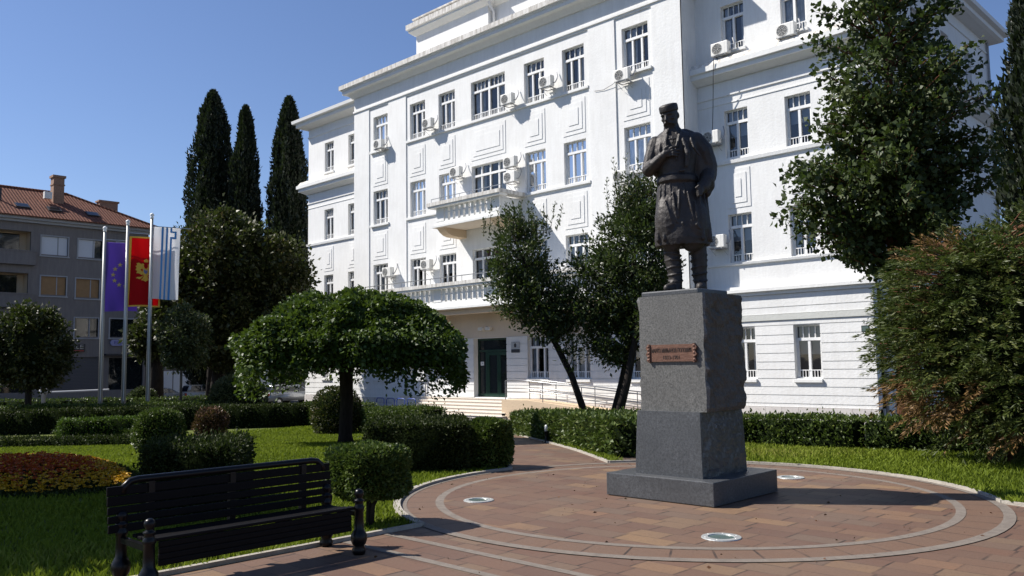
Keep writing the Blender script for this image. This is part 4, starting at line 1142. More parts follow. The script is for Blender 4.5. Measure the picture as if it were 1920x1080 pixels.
# viewer-left arm, bent with the hand on the chest
cap([(-0.36, 0.02, 2.21), (-0.43, 0.0, 2.02), (-0.475, -0.03, 1.83)], [0.125, 0.115, 0.105]); cap([(-0.475, -0.04, 1.82), (-0.38, -0.17, 1.87), (-0.27, -0.265, 1.955)], [0.108, 0.092, 0.068])
cap([(-0.28, -0.26, 1.95), (-0.215, -0.285, 1.99), (-0.175, -0.29, 2.005)], [0.052, 0.052, 0.046], 10)
for k, (z0, z1, L) in enumerate(((2.045, 2.085, 0.15), (2.015, 2.035, 0.18), (1.985, 1.985, 0.185), (1.955, 1.945, 0.155))):
    cap([(-0.185, -0.29, z0), (-0.185 + L * 0.5, -0.318, (z0 + z1) / 2 + 0.006), (-0.185 + L, -0.300, z1)], [0.021, 0.019, 0.015], 8)
cap([(-0.25, -0.275, 2.0), (-0.215, -0.30, 2.06), (-0.165, -0.30, 2.095)], [0.024, 0.022, 0.017], 8)
# viewer-right arm in a wide sleeve, fist at the hip
cap([(0.25, 0.03, 2.22), (0.37, 0.05, 2.06), (0.43, 0.08, 1.84), (0.42, 0.06, 1.70)], [0.14, 0.15, 0.14, 0.135]); cap([(0.42, 0.04, 1.72), (0.40, -0.08, 1.60), (0.33, -0.18, 1.48)], [0.125, 0.115, 0.085])
cap([(0.40, 0.08, 1.75), (0.42, 0.06, 1.55), (0.40, 0.03, 1.44)], [0.12, 0.10, 0.06])
cap([(0.33, -0.20, 1.47), (0.285, -0.25, 1.42)], [0.055, 0.055], 10)
for k in range(4):
    zz = 1.455 - k * 0.030
    cap([(0.305, -0.29, zz), (0.255 + k * 0.004, -0.315, zz - 0.012), (0.225 + k * 0.006, -0.285, zz - 0.028)], [0.019, 0.019, 0.016], 8)
cap([(0.31, -0.26, 1.47), (0.265, -0.315, 1.485), (0.225, -0.315, 1.46)], [0.022, 0.020, 0.017], 8)
# open jacket edges and cords
cap([(-0.17, -0.12, 2.34), (-0.20, -0.225, 2.18), (-0.19, -0.262, 2.03)], [0.02, 0.03, 0.03], 8); cap([(-0.26, -0.10, 2.26), (-0.30, -0.19, 2.08), (-0.29, -0.22, 1.88)], [0.03, 0.035, 0.03], 8)
cap([(0.02, -0.10, 2.37), (0.005, -0.215, 2.25), (-0.035, -0.272, 2.05), (-0.05, -0.285, 1.90)], [0.016, 0.019, 0.021, 0.016], 8)
cap([(0.17, -0.08, 2.33), (0.18, -0.19, 2.20), (0.215, -0.225, 2.07), (0.30, -0.18, 1.96)], [0.016, 0.018, 0.018, 0.012], 8)
cap([(0.06, -0.22, 2.2), (0.12, -0.27, 1.98), (0.10, -0.27, 1.80)], [0.03, 0.05, 0.03], 8)
cap([(-0.10, -0.262, 2.24), (-0.10, -0.285, 2.15)], 0.016, 7); cap([(-0.145, -0.272, 2.205), (-0.055, -0.278, 2.205)], 0.016, 7)
cap([(-0.15, -0.10, 2.40), (-0.175, -0.165, 2.33)], [0.025, 0.016], 8); cap([(-0.06, -0.11, 2.40), (-0.02, -0.165, 2.32)], [0.025, 0.016], 8)
cap([(0.0, -0.275, 1.73), (0.06, -0.27, 1.735)], 0.02, 7)
# head, looking down towards the viewer's left
H = Matrix.Translation((-0.125, -0.045, 2.60 + Z)) @ Matrix.Rotation(R(-26), 4, 'Z') @ Matrix.Rotation(R(16), 4, 'X') @ Matrix.Rotation(R(-4), 4, 'Y')
s0 = len(b.v)
def hb(c, r, n=16, k=10): b.ball(c, r, n, k)
b.loft([(0, -0.05, -0.200, 0.04, 0.04), (0, -0.045, -0.18, 0.082, 0.08), (0, -0.03, -0.11, 0.112, 0.112), (0, -0.01, -0.02, 0.122, 0.138), (0, 0.0, 0.07, 0.128, 0.148), (0, 0.01, 0.14, 0.118, 0.138), (0, 0.01, 0.18, 0.08, 0.10)], 24)
b.tube([(0, -0.135, 0.035), (0, -0.172, -0.045), (0, -0.165, -0.062)], [0.015, 0.027, 0.018], 8)
for s in (-1, 1):
    b.tube([(s * 0.02, -0.142, 0.040), (s * 0.058, -0.136, 0.046), (s * 0.095, -0.105, 0.030)], [0.014, 0.016, 0.010], 7)
    b.tube([(s * 0.006, -0.148, -0.078), (s * 0.045, -0.140, -0.088), (s * 0.085, -0.108, -0.112), (s * 0.10, -0.088, -0.118)], [0.018, 0.021, 0.013, 0.006], 8)
    hb((s * 0.075, -0.095, -0.03), (0.034, 0.034, 0.03)); hb((s * 0.126, 0.025, -0.01), (0.018, 0.034, 0.048))
    hb((s * 0.045, -0.122, 0.008), (0.021, 0.016, 0.013))
b.tube([(-0.03, -0.130, -0.122), (0.03, -0.130, -0.122)], 0.012, 7); hb((0, -0.098, -0.168), (0.038, 0.034, 0.03))
for i in range(s0, len(b.v)): b.v[i] = tuple(H @ Vector(b.v[i]))
cap([(-0.10, 0.02, 2.36), (-0.115, 0.0, 2.48)], [0.14, 0.118])
# jacket hanging over both arms
cap([(-0.30, 0.06, 2.15), (-0.36, 0.06, 1.95), (-0.34, 0.04, 1.80)], [0.15, 0.15, 0.09]); cap([(0.24, 0.08, 2.1), (0.29, 0.10, 1.9), (0.31, 0.09, 1.70), (0.33, 0.06, 1.52)], [0.18, 0.18, 0.15, 0.10])
cap([(-0.20, 0.06, 2.30), (-0.36, 0.04, 2.16)], [0.12, 0.13]); cap([(0.08, 0.06, 2.30), (0.26, 0.05, 2.20)], [0.13, 0.14])
b.v = [(x, y, Z + (z - Z) * 1.055) for x, y, z in b.v]
bodyme = remesh(b, 0.0095, 0.008, 7.0, 2)
bodyme.materials.clear(); bodyme.materials.append(MAT['bronze']); link('body', bodyme, stt)
c = MB(); c.loft([(0, 0.0, 0.068, 0.139, 0.158), (0, 0.002, 0.09, 0.144, 0.162), (0, 0.004, 0.148, 0.145, 0.160), (0, 0.004, 0.172, 0.136, 0.150), (0, 0.004, 0.186, 0.09, 0.10), (0, 0.004, 0.190, 0.03, 0.03)], 32)
c.xform(H); c.v = [(x, y, Z + (z - Z) * 1.055) for x, y, z in c.v]; co = c.build('cap', MAT['bronze'], stt, smooth=True)

# ------------------------------------------------------------------ bench
bn = empty('park_bench', (-7.95, 4.24, 0), 'black park bench with ball topped iron posts and slatted seat in the foreground', 'bench')
def post(x, y, nm):
    m = MB(); m.lathe([(0.055, 0.0), (0.07, 0.02), (0.075, 0.06), (0.055, 0.09), (0.075, 0.12), (0.088, 0.16), (0.085, 0.21), (0.062, 0.25), (0.052, 0.27), (0.048, 0.46), (0.056, 0.47), (0.058, 0.50), (0.046, 0.52), (0.042, 0.545), (0.055, 0.56), (0.055, 0.575), (0.030, 0.585), (0.034, 0.60), (0.048, 0.625), (0.050, 0.65), (0.040, 0.675), (0.018, 0.688), (0.002, 0.69)], (x, y, 0), 18)
    m.build(nm, MAT['black_iron'], bn, world=True, smooth=True)
Y0, Y1 = 3.17, 5.40
for y in (Y0, Y1): post(-7.60, y, 'leg'); post(-8.22, y, 'leg')
def slat(pts_xz, y0, y1, t, nm='seat_slat'):
    m = MB(); m.bbox(pts_xz[0] - t[0] / 2, pts_xz[0] + t[0] / 2, y0, y1, pts_xz[1] - t[1] / 2, pts_xz[1] + t[1] / 2, 0.008); return m.build(nm, MAT['bench_wood'], bn, world=True)
ys0, ys1 = Y0 + 0.05, Y1 - 0.05
for i, (x, z) in enumerate(((-7.64, 0.492), (-7.745, 0.478), (-7.85, 0.468), (-7.955, 0.464), (-8.06, 0.468))): slat((x, z), ys0, ys1, (0.088, 0.03))
for z in (0.455, 0.401, 0.347, 0.293): slat((-7.615, z - 0.01), ys0 + 0.04, ys1 - 0.04, (0.028, 0.0535), 'apron_slat')
for i, (x, z, h_) in enumerate(((-8.205, 0.530, 0.075), (-8.218, 0.611, 0.066), (-8.232, 0.692, 0.070), (-8.247, 0.778, 0.088), (-8.262, 0.868, 0.086))): slat((x, z), Y0 - 0.13, Y1 + 0.06, (0.028, h_), 'back_slat')
m = MB(); m.tube([(-8.27, Y0 + 0.02, 0.84), (-8.275, Y0 + 0.035, 0.90), (-8.278, Y0 + 0.09, 0.945), (-8.28, Y0 + 0.16, 0.955), (-8.28, Y1 - 0.16, 0.955), (-8.278, Y1 - 0.09, 0.945), (-8.275, Y1 - 0.035, 0.90), (-8.27, Y1 - 0.02, 0.84)], 0.034, 12); m.build('top_rail', MAT['black_iron'], bn, world=True, smooth=True)
for y in (Y0 + 0.28, (Y0 + Y1) / 2, Y1 - 0.28):
    m = MB(); m.box(-8.30, -8.235, y - 0.03, y + 0.03, 0.44, 0.93); m.build('back_strut', MAT['black_iron'], bn, world=True)
for y in (Y0, Y1):
    m = MB(); m.box(-8.20, -7.62, y - 0.025, y + 0.025, 0.40, 0.45); m.build('side_rail', MAT['black_iron'], bn, world=True)
for y in (Y0 + 0.75, Y1 - 0.75):
    m = MB(); m.box(-8.2, -7.66, y - 0.03, y + 0.03, 0.40, 0.444); m.build('seat_bearer', MAT['black_iron'], bn, world=True)

# ------------------------------------------------------------------ small fixtures
for x, y, lab in ((-9.14, 8.61, 'round ground light set in the paving left of the pedestal'), (-5.11, 8.56, 'round ground light set in the paving in front of the pedestal'), (-6.74, 13.58, 'round ground light set in the paving behind the pedestal base near the lawn')):
    e = empty('ground_light', (x, y, 0.012), lab, 'ground light', 'round lights in the paving around the pedestal')
    m = MB(); n = 32
    for (r0, z0), (r1, z1) in (((0.225, 0.002), (0.22, 0.012)), ((0.22, 0.012), (0.15, 0.014)), ((0.15, 0.014), (0.145, 0.004))):
        for k in range(n):
            a, bb = 2 * PI * k / n, 2 * PI * (k + 1) / n
            m.quad((r0 * math.cos(a), r0 * math.sin(a), z0), (r0 * math.cos(bb), r0 * math.sin(bb), z0), (r1 * math.cos(bb), r1 * math.sin(bb), z1), (r1 * math.cos(a), r1 * math.sin(a), z1))
    for k in range(6): m.ball((0.185 * math.cos(k), 0.185 * math.sin(k), 0.013), (0.010, 0.010, 0.004), 6, 4)
    m.build('ring', MAT['lamp_ring'], e)
    g = MB(); g.add([(0.147 * math.cos(2 * PI * k / n), 0.147 * math.sin(2 * PI * k / n), 0.006) for k in range(n)], [tuple(range(n))]); g.build('lens', MAT['lamp_glass'], e)
bl = empty('bollard_light', (-15.55, 17.2, zg(-15.55, 17.2)), 'small black bollard lamp with white head beside the path hedge', 'lamp')
m = MB(); m.lathe([(0.06, 0), (0.06, 0.03), (0.045, 0.05), (0.045, 0.30), (0.055, 0.32)], n=12); m.build('post', MAT['black_iron'], bl, smooth=True)
m = MB(); m.lathe([(0.05, 0.32), (0.052, 0.42), (0.03, 0.47), (0.005, 0.49)], n=12); m.build('lamp_head', MAT['white_paint'], bl, smooth=True)
br = empty('boom_barrier', (-55.0, 16.5, -0.9), 'white boom barrier with a rounded post behind the left hedges', 'barrier')
m = MB(); m.lathe([(0.12, 0), (0.12, 1.45), (0.20, 1.52), (0.27, 1.62), (0.24, 1.78), (0.1, 1.86)], n=14); m.build('post', MAT['plate_grey'], br, smooth=True)
m = MB(); m.tube([(0, 0, 1.62), (1.2, 1.35, 1.66), (2.5, 2.8, 1.72)], 0.06, 8); m.build('boom', MAT['plate_grey'], br)

# flags
VR = Vector((0.34, 0.94, 0)); VN = Vector((0.94, -0.34, 0))
def flag_frame(x, y, ztop, w, h, turn, seed, lean):
    a = Vector((VR.x * math.cos(turn) - VR.y * math.sin(turn), VR.x * math.sin(turn) + VR.y * math.cos(turn), 0)); n = Vector((a.y, -a.x, 0))
    def P(u, v, d=0.0):
        wob = 0.05 * math.sin(u * 7 + v * 3 + seed) * (0.3 + v) + 0.03 * math.sin(u * 13 - v * 5 + seed * 2)
        return Vector((x, y, ztop)) + a * (0.10 + (u + lean * v) * w) + n * (wob + d) + Vector((0, 0, -v * h - 0.02 * math.sin(u * 5 + seed) * v))
    return P
def cloth(P, u0, u1, v0, v1, d=0.0, nu=14, nv=30, m=None):
    m = m or MB(); v = []; f = []
    for j in range(nv + 1):
        for i in range(nu + 1): v.append(P(u0 + (u1 - u0) * i / nu, v0 + (v1 - v0) * j / nv, d))
    for j in range(nv):
        for i in range(nu): f.append((j * (nu + 1) + i, j * (nu + 1) + i + 1, (j + 1) * (nu + 1) + i + 1, (j + 1) * (nu + 1) + i))
    return m.add(v, f)
def solid_cloth(P, name, mat, parent, t=0.012):
    m = cloth(P, 0, 1, 0, 1, t / 2); cloth(P, 0, 1, 0, 1, -t / 2, m=m)
    return m.build(name, MAT[mat], parent, world=True, smooth=True, fixn=False)
def shape_on(P, pts, d, m):
    """filled star-shaped polygon in flag (u,v) coordinates"""
    c = (sum(p[0] for p in pts) / len(pts), sum(p[1] for p in pts) / len(pts))
    m.add([P(*c, d)] + [P(u, v, d) for u, v in pts], [(0, 1 + i, 1 + (i + 1) % len(pts)) for i in range(len(pts))])
poles = [(-48.70, 17.45, 9.70, 'left flagpole of three carrying the purple blue flag with stars'), (-47.76, 18.33, 10.05, 'middle flagpole of three carrying the red flag'), (-46.77, 19.25, 10.40, 'right flagpole of three carrying the white and blue striped flag')]
for x, y, zt, lab in poles:
    e = empty('flagpole', (x, y, -0.9), 'tall grey metal ' + lab, 'flagpole', 'flagpoles behind the hedge')
    m = MB(); m.tube([(x, y, -0.9), (x, y, 4.0), (x, y, zt)], [0.125, 0.11, 0.075], 14); m.build('pole', MAT['pole_metal'], e, world=True, smooth=True)
    m = MB(); m.lathe([(0.09, -0.02), (0.10, 0.05), (0.06, 0.08), (0.12, 0.16), (0.10, 0.24), (0.02, 0.30)], (x, y, zt), 10); m.build('finial', MAT['white_paint'], e, world=True, smooth=True)
    m = MB(); m.tube([(x, y, zt - 0.45), (x + VR.x * 2.0, y + VR.y * 2.0, zt - 0.50)], 0.025, 6); m.build('flag_arm', MAT['steel'], e, world=True)
    m = MB(); m.tube([(x + VN.x * .13, y + VN.y * .13, 0.3), (x + VN.x * .13, y + VN.y * .13, zt - 0.5)], 0.012, 4); m.build('halyard', MAT['white_paint'], e, world=True)
# blue flag with a ring of stars
fe = empty('flag', (-48.70, 17.45, 9.16), 'purple blue flag with a circle of gold stars hanging from the left flagpole', 'flag')
P = flag_frame(-48.70, 17.45, 9.10, 1.72, 3.85, 0.0, 1.0, -0.05); solid_cloth(P, 'cloth', 'eu_blue', fe)
m = MB()
for k in range(12):
    cu, cv = 0.62 + 0.38 * math.cos(2 * PI * k / 12) , 0.47 + 0.135 * 1.25 * math.sin(2 * PI * k / 12) 
    pts = []
    for j in range(10):
        rr = 0.085 if j % 2 == 0 else 0.036; a = 2 * PI * j / 10 - PI / 2
        pts.append((cu + rr * math.cos(a), cv + rr * 1.72 / 3.85 * math.sin(a)))
    shape_on(P, pts, 0.014, m); shape_on(P, pts, -0.014, m)
m.build('stars', MAT['star_gold'], fe, world=True, fixn=False)
# red flag with a golden double eagle
fe = empty('flag', (-47.76, 18.33, 9.44), 'red flag with gold edge and gold double headed eagle on the middle flagpole', 'flag')
P = flag_frame(-47.76, 18.33, 9.42, 1.72, 3.95, 0.0, 2.3, -0.05); solid_cloth(P, 'cloth', 'flag_red', fe)
m = MB()
for d in (0.014, -0.014):
    cloth(P, 0, 0.07, 0, 1, d, 2, 30, m); cloth(P, 0.07, 1, 0, 0.022, d, 10, 2, m); cloth(P, 0.07, 1, 0.978, 1, d, 10, 2, m); cloth(P, 0.95, 1, 0.022, 0.978, d, 2, 30, m)
m.build('border', MAT['flag_gold'], fe, world=True, fixn=False)
m = MB(); A = 1.72 / 3.95
wing = [(0.05, -0.02), (0.10, -0.16), (0.17, -0.30), (0.27, -0.36), (0.36, -0.34), (0.32, -0.27), (0.39, -0.22), (0.34, -0.15), (0.39, -0.08), (0.32, -0.02), (0.35, 0.07), (0.25, 0.08), (0.16, 0.14), (0.08, 0.12)]
head = [(0.0, -0.10), (0.05, -0.14), (0.08, -0.22), (0.07, -0.29), (0.12, -0.33), (0.19, -0.30), (0.24, -0.27), (0.17, -0.25), (0.14, -0.17), (0.11, -0.05), (0.0, 0.0)]
tail = [(-0.05, 0.16), (0.05, 0.16), (0.11, 0.28), (0.16, 0.36), (0.07, 0.37), (0.0, 0.43), (-0.07, 0.37), (-0.16, 0.36), (-0.11, 0.28)]
leg = [(0.08, 0.16), (0.18, 0.22), (0.30, 0.22), (0.36, 0.27), (0.28, 0.29), (0.22, 0.32), (0.14, 0.27)]
crown = [(-0.07, -0.38), (0.07, -0.38), (0.09, -0.46), (0.0, -0.52), (-0.09, -0.46)]
body = [(-0.10, -0.12), (0.10, -0.12), (0.13, 0.06), (0.06, 0.2), (-0.06, 0.2), (-0.13, 0.06)]
for sh, mir in ((wing, 1), (head, 1), (leg, 1), (tail, 0), (crown, 0), (body, 0)):
    for s in ((1, -1) if mir else (1,)):
        for d in (0.015, -0.015): shape_on(P, [(0.53 + s * a * 0.80, 0.50 + q * A * 0.80) for a, q in sh], d, m)
m.build('eagle', MAT['flag_gold'], fe, world=True, fixn=False)
m = MB()
for d in (0.017, -0.017): shape_on(P, [(0.53 + a * .7, 0.50 + q * A * .7) for a, q in ((-0.09, -0.10), (0.09, -0.10), (0.09, 0.04), (0.0, 0.13), (-0.09, 0.04))], d, m)
m.build('shield', MAT['shield_blue'], fe, world=True, fixn=False)
# white flag with blue stripes
fe = empty('flag', (-46.77, 19.25, 10.0), 'white flag with three blue stripes and half cross on the right flagpole', 'flag')
P = flag_frame(-46.77, 19.25, 9.92, 1.42, 4.05, 0.12, 4.1, -0.05); solid_cloth(P, 'cloth', 'flag_white', fe)
m = MB()
for d in (0.014, -0.014):
    cloth(P, 0.30, 0.37, 0.0, 1, d, 2, 30, m); cloth(P, 0.46, 0.53, 0.0, 1, d, 2, 30, m); cloth(P, 0.62, 0.69, 0.0, 0.065, d, 2, 4, m); cloth(P, 0.62, 0.69, 0.125, 1, d, 2, 28, m)
    cloth(P, 0.69, 0.86, 0.045, 0.065, d, 4, 2, m); cloth(P, 0.79, 0.86, 0.065, 0.125, d, 2, 3, m); cloth(P, 0.62, 0.86, 0.125, 0.150, d, 5, 2, m)
m.build('stripes', MAT['flag_blue'], fe, world=True, fixn=False)

# ------------------------------------------------------------------ cars
def car(name, loc, rz, paint, kind, label):
    e = empty(name, loc, label, 'car', 'cars parked beyond the garden hedges', rz)
    L, W = 4.5, 1.76
    if kind == 'estate':
        body = [(-2.22, 0.35), (-2.25, 0.62), (-2.20, 0.98), (-2.02, 1.05), (0.75, 1.02), (1.35, 0.98), (2.05, 0.82), (2.22, 0.62), (2.22, 0.35)]
        cab = [(-2.10, 1.0), (-1.86, 1.50), (-1.6, 1.58), (0.15, 1.58), (0.45, 1.53), (1.30, 0.98)]
    else:
        body = [(-2.22, 0.38), (-2.24, 0.70), (-2.10, 0.98), (-1.45, 1.02), (0.75, 0.98), (1.35, 0.94), (2.05, 0.76), (2.22, 0.58), (2.22, 0.38)]
        cab = [(-1.75, 0.98), (-1.10, 1.38), (-0.6, 1.46), (0.10, 1.46), (0.40, 1.40), (1.25, 0.94)]
    bm = bmesh.new()
    def ext(poly, w0, w1, zsplit):
        vs = []
        for s in (-1, 1):
            vs.append([bm.verts.new((x, s * (w0 if z < zsplit else w1), z)) for x, z in poly])
        n = len(poly)
        bm.faces.new(vs[0]); bm.faces.new(vs[1][::-1])
        for i in range(n): bm.faces.new((vs[0][i], vs[1][i], vs[1][(i + 1) % n], vs[0][(i + 1) % n]))
    ext(body, W / 2, W / 2 - 0.05, 0.9)
    bmesh.ops.recalc_face_normals(bm, faces=bm.faces); bmesh.ops.bevel(bm, geom=bm.edges[:], offset=0.06, segments=3, affect='EDGES')
    m = MB().addbm(bm); bm.free(); bm = bmesh.new(); ext(cab, W / 2 - 0.09, W / 2 - 0.24, 1.2); bmesh.ops.recalc_face_normals(bm, faces=bm.faces); bmesh.ops.bevel(bm, geom=bm.edges[:], offset=0.05, segments=3, affect='EDGES'); m.addbm(bm); bm.free()
    m.build('body', MAT[paint], e, smooth=True)
    g = MB()
    zt, zb_ = max(z for _, z in cab) - 0.09, 1.06
    def xat(z, front):
        a, bq = (cab[-1], cab[-2]) if front else (cab[0], cab[1]); t = (z - a[1]) / (bq[1] - a[1]); return a[0] + (bq[0] - a[0]) * min(1.1, t)
    def wat(z): return W / 2 - 0.09 - 0.15 * min(1, max(0, (z - 1.0) / 0.5)) + 0.012
    xs = [xat(zb_, 0) + 0.16, -0.55 - 0.35, 0.28, xat(zb_, 1) - 0.14]
    for s in (-1, 1):
        for i in range(3):
            a, c = xs[i] + 0.04, xs[i + 1] - 0.04
            at = max(a, xat(zt, 0) + 0.16) if i == 0 else a; ct = min(c, xat(zt, 1) - 0.12) if i == 2 else c
            g.quad((a, s * wat(zb_), zb_), (c, s * wat(zb_), zb_), (ct, s * wat(zt), zt), (at, s * wat(zt), zt))
    for fr in (0, 1):
        o = 0.02 if fr else -0.02; y = W / 2 - 0.24
        g.quad((xat(zb_, fr) + o, -y - .06, zb_), (xat(zb_, fr) + o, y + .06, zb_), (xat(zt, fr) + o, y - .05, zt), (xat(zt, fr) + o, -y + .05, zt))
    g.build('car_window', MAT['car_glass'], e, fixn=False)
    for x in (-1.38, 1.38):
        for s in (-1, 1):
            w_ = MB(); y0 = s * (W / 2 - 0.09)
            pr = [(0.20, -0.10), (0.30, -0.09), (0.32, -0.05), (0.32, 0.05), (0.30, 0.09), (0.20, 0.10)]
            w_.lathe(pr, (0, 0, 0), 20); w_.xform(Matrix.Translation((x, y0, 0.32)) @ Matrix.Rotation(R(90), 4, 'X')); wo = w_.build('wheel', MAT['rubber'], e, smooth=False)
            r_ = MB(); r_.lathe([(0.02, 0.112), (0.07, 0.108), (0.19, 0.095), (0.21, 0.08)] if s < 0 else [(0.21, -0.08), (0.19, -0.095), (0.07, -0.108), (0.02, -0.112)], (0, 0, 0), 12); r_.xform(Matrix.Translation((x, y0, 0.32)) @ Matrix.Rotation(R(90), 4, 'X')); r_.build('rim', MAT['rim'], wo)
    for s in (-1, 1):
        t_ = MB(); t_.bbox(-2.27, -2.14, s * 0.72 - 0.13, s * 0.72 + 0.13, 0.74, 0.94, 0.02); t_.build('tail_light', MAT['red_light'], e)
        t_ = MB(); t_.bbox(2.06, 2.2, s * 0.66 - 0.16, s * 0.66 + 0.16, 0.60, 0.74, 0.02); t_.build('headlight', MAT['lamp_glass'], e)
        t_ = MB(); t_.bbox(0.85, 1.0, s * 0.95 - 0.08, s * 0.95 + 0.08, 0.98, 1.10, 0.02); t_.build('mirror', MAT[paint], e)
    t_ = MB(); t_.bbox(-2.32, -2.1, -0.82, 0.82, 0.42, 0.60, 0.03); t_.bbox(2.1, 2.30, -0.8, 0.8, 0.36, 0.54, 0.03); t_.build('bumper', MAT['rubber'], e)
    return e
car('estate_car', (-58.3, 35.0, -0.9), R(86), 'car_silver', 'estate', 'silver estate car parked at the left end of the white building')
car('saloon_car', (-66.0, 27.6, -0.9), R(268), 'car_blue_grey', 'saloon', 'blue grey saloon car parked behind the flagpoles')
car('estate_car', (-67.0, 32.6, -0.9), R(86), 'car_beige', 'estate', 'beige estate car parked under the broad dark tree')

# ------------------------------------------------------------------ neighbouring buildings
NX = -75.0
nb = empty('apartment_house', (NX, 20, -0.9), 'grey rendered apartment house with red tiled roof on the left', 'building')
nw = [(22.95, 2.0, 11.5, 13.0, 'white'), (25.72, 1.9, 11.5, 13.0, 'half'), (22.95, 1.9, 8.2, 9.7, 'wood'), (25.6, 1.85, 8.1, 9.65, 'wood'), (25.6, 1.85, 4.8, 6.35, 'dark'), (28.6, 2.2, 4.8, 6.35, 'dark'), (28.9, 2.0, 8.1, 9.65, 'wood'), (28.9, 2.0, 11.5, 13.0, 'white')]
loggia = [(16.2, 21.15, 11.65, 13.25), (16.2, 21.05, 8.2, 9.85), (10, 14.5, 11.65, 13.25), (10, 14.5, 8.2, 9.85), (16.2, 21.0, 4.7, 6.4)]
shops = [(22.6, 27.0, 0.3, 3.1, 'roller'), (27.5, 30.4, 0.3, 3.0, 'glass'), (15.0, 21.4, 0.3, 3.0, 'glass')]
holes = [(y - w / 2, y + w / 2, z0, z1) for y, w, z0, z1, k in nw] + loggia + [s[:4] for s in shops]
m = MB(); wall(m, -10, 30.6, -1.2, 14.25, holes, 0, 0.2)
m.quad((30.6, 0, -1.2), (30.6, 11, -1.2), (30.6, 11, 14.25), (30.6, 0, 14.25)); m.quad((-10, 11, -1.2), (30.6, 11, -1.2), (30.6, 11, 14.25), (-10, 11, 14.25))
TN = Matrix.Translation((NX, 0, 0)) @ Matrix.Rotation(R(90), 4, 'Z')
m.xform(TN); m.build('wall', MAT['grey_render'], nb, world=True, fixn=False)
def nbuild(m, name, mat, parent=None, fixn=True): m.xform(TN); return m.build(name, MAT[mat] if isinstance(mat, str) else mat, parent or nb, world=True, fixn=fixn)
for y, w, z0, z1, k in nw:
    f = MB(); a, c = y - w / 2, y + w / 2
    f.box(a - .1, a, -0.04, 0.2, z0 - .1, z1 + .1); f.box(c, c + .1, -0.04, 0.2, z0 - .1, z1 + .1); f.box(a, c, -0.04, 0.2, z1, z1 + .1); f.box(a - .15, c + .15, -0.10, 0.2, z0 - .2, z0 - .1); f.box(y + w * .12, y + w * .12 + .07, 0.08, 0.19, z0 - .1, z1)
    f.box(a, c, 0.06, 0.2, z0 - .1, z0)
    o = nbuild(f, 'window', 'grey_trim')
    g = MB()
    if k == 'white': g.box(a, c, 0.12, 0.18, z0, z1); nbuild(g, 'shutter', 'shutter_white', o)
    elif k == 'wood': g.box(a, c, 0.12, 0.18, z0, z1); nbuild(g, 'shutter', 'shutter_wood', o)
    elif k == 'half':
        g.box(a, y + w * .2, 0.11, 0.17, z0, z1); nbuild(g, 'shutter', 'shutter_white', o)
        g = MB(); g.quad((y + w * .2, 0.16, z0), (c, 0.16, z0), (c, 0.16, z1), (y + w * .2, 0.16, z1)); nbuild(g, 'pane', 'dark_glass', o, False)
    else: g.quad((a, 0.16, z0), (c, 0.16, z0), (c, 0.16, z1), (a, 0.16, z1)); nbuild(g, 'pane', 'dark_glass', o, False)
for a, c, z0, z1 in loggia:
    f = MB(); f.box(a - .18, a, -0.05, 0.1, z0, z1 + .15); f.box(c, c + .18, -0.05, 0.1, z0, z1 + .15); f.box(a, c, -0.05, 0.1, z1, z1 + .15); f.box(a - .3, c + .3, -0.45, 0.0, z0 - 1.15, z0 - 0.1); f.box(a - .36, c + .36, -0.5, 0.02, z0 - .1, z0)
    o = nbuild(f, 'balcony', 'grey_render')
    g = MB(); g.quad((a, 1.3, z0 - .5), (c, 1.3, z0 - .5), (c, 1.3, z1), (a, 1.3, z1)); g.quad((a, 0.2, z0 - .5), (a, 1.3, z0 - .5), (a, 1.3, z1), (a, .2, z1)); g.quad((c, 0.2, z0 - .5), (c, 1.3, z0 - .5), (c, 1.3, z1), (c, .2, z1)); g.quad((a, .2, z1), (c, .2, z1), (c, 1.3, z1), (a, 1.3, z1)); nbuild(g, 'recess', 'beige_plaster', o, False)
    g = MB(); w = (c - a) / 4
    g.box(a + w * .6, a + w * 1.3, 1.22, 1.29, z0 - .5, z1 - .1); nbuild(g, 'balcony_door', 'dark_glass', o); g = MB(); g.box(a + w * 2.3, a + w * 3.6, 1.22, 1.29, z0 - .5, z1 - .1); nbuild(g, 'balcony_door', 'dark_glass', o)
for a, c, z0, z1, k in shops:
    g = MB()
    if k == 'roller':
        z = z0
        while z < z1: g.box(a, c, 0.12, 0.16, z, min(z1, z + 0.11)); z += 0.12
        nbuild(g, 'roller_shutter', 'roller_door')
    else: g.quad((a, 0.18, z0), (c, 0.18, z0), (c, 0.18, z1), (a, 0.18, z1)); g2 = nbuild(g, 'shop_window', 'dark_glass', None, False)
m = MB()
m.box(-10.3, 31.2, -0.55, 0.1, 14.15, 14.45); m.box(-10.2, 31.0, -0.30, 0.1, 13.95, 14.15); nbuild(m, 'eaves', 'grey_trim')
m = MB(); e0, e1, yr, zr, ze = -10.5, 31.4, 5.0, 17.65, 14.45
rid = 25.3
v = [(e0, -0.75, ze), (e1, -0.75, ze), (e1, 11, ze), (e0, 11, ze), (e0, yr, zr), (rid, yr, zr)]
m.add(v, [(0, 1, 5, 4), (1, 2, 5), (2, 3, 4, 5), (0, 4, 3)])
m.box(e0, e1, -0.76, -0.70, ze - 0.10, ze)
roof = nbuild(m, 'roof', 'roof_tile')
m = MB(); m.tube([(e0, yr, zr + .03), (rid, yr, zr + .03)], 0.12, 6); m.tube([(rid, yr, zr + .03), (e1, -0.72, ze + .05)], 0.11, 6); nbuild(m, 'ridge_tiles', 'roof_tile', roof)
def slope_z(d): return ze + (zr - ze) * (d + 0.75) / (yr + 0.75)
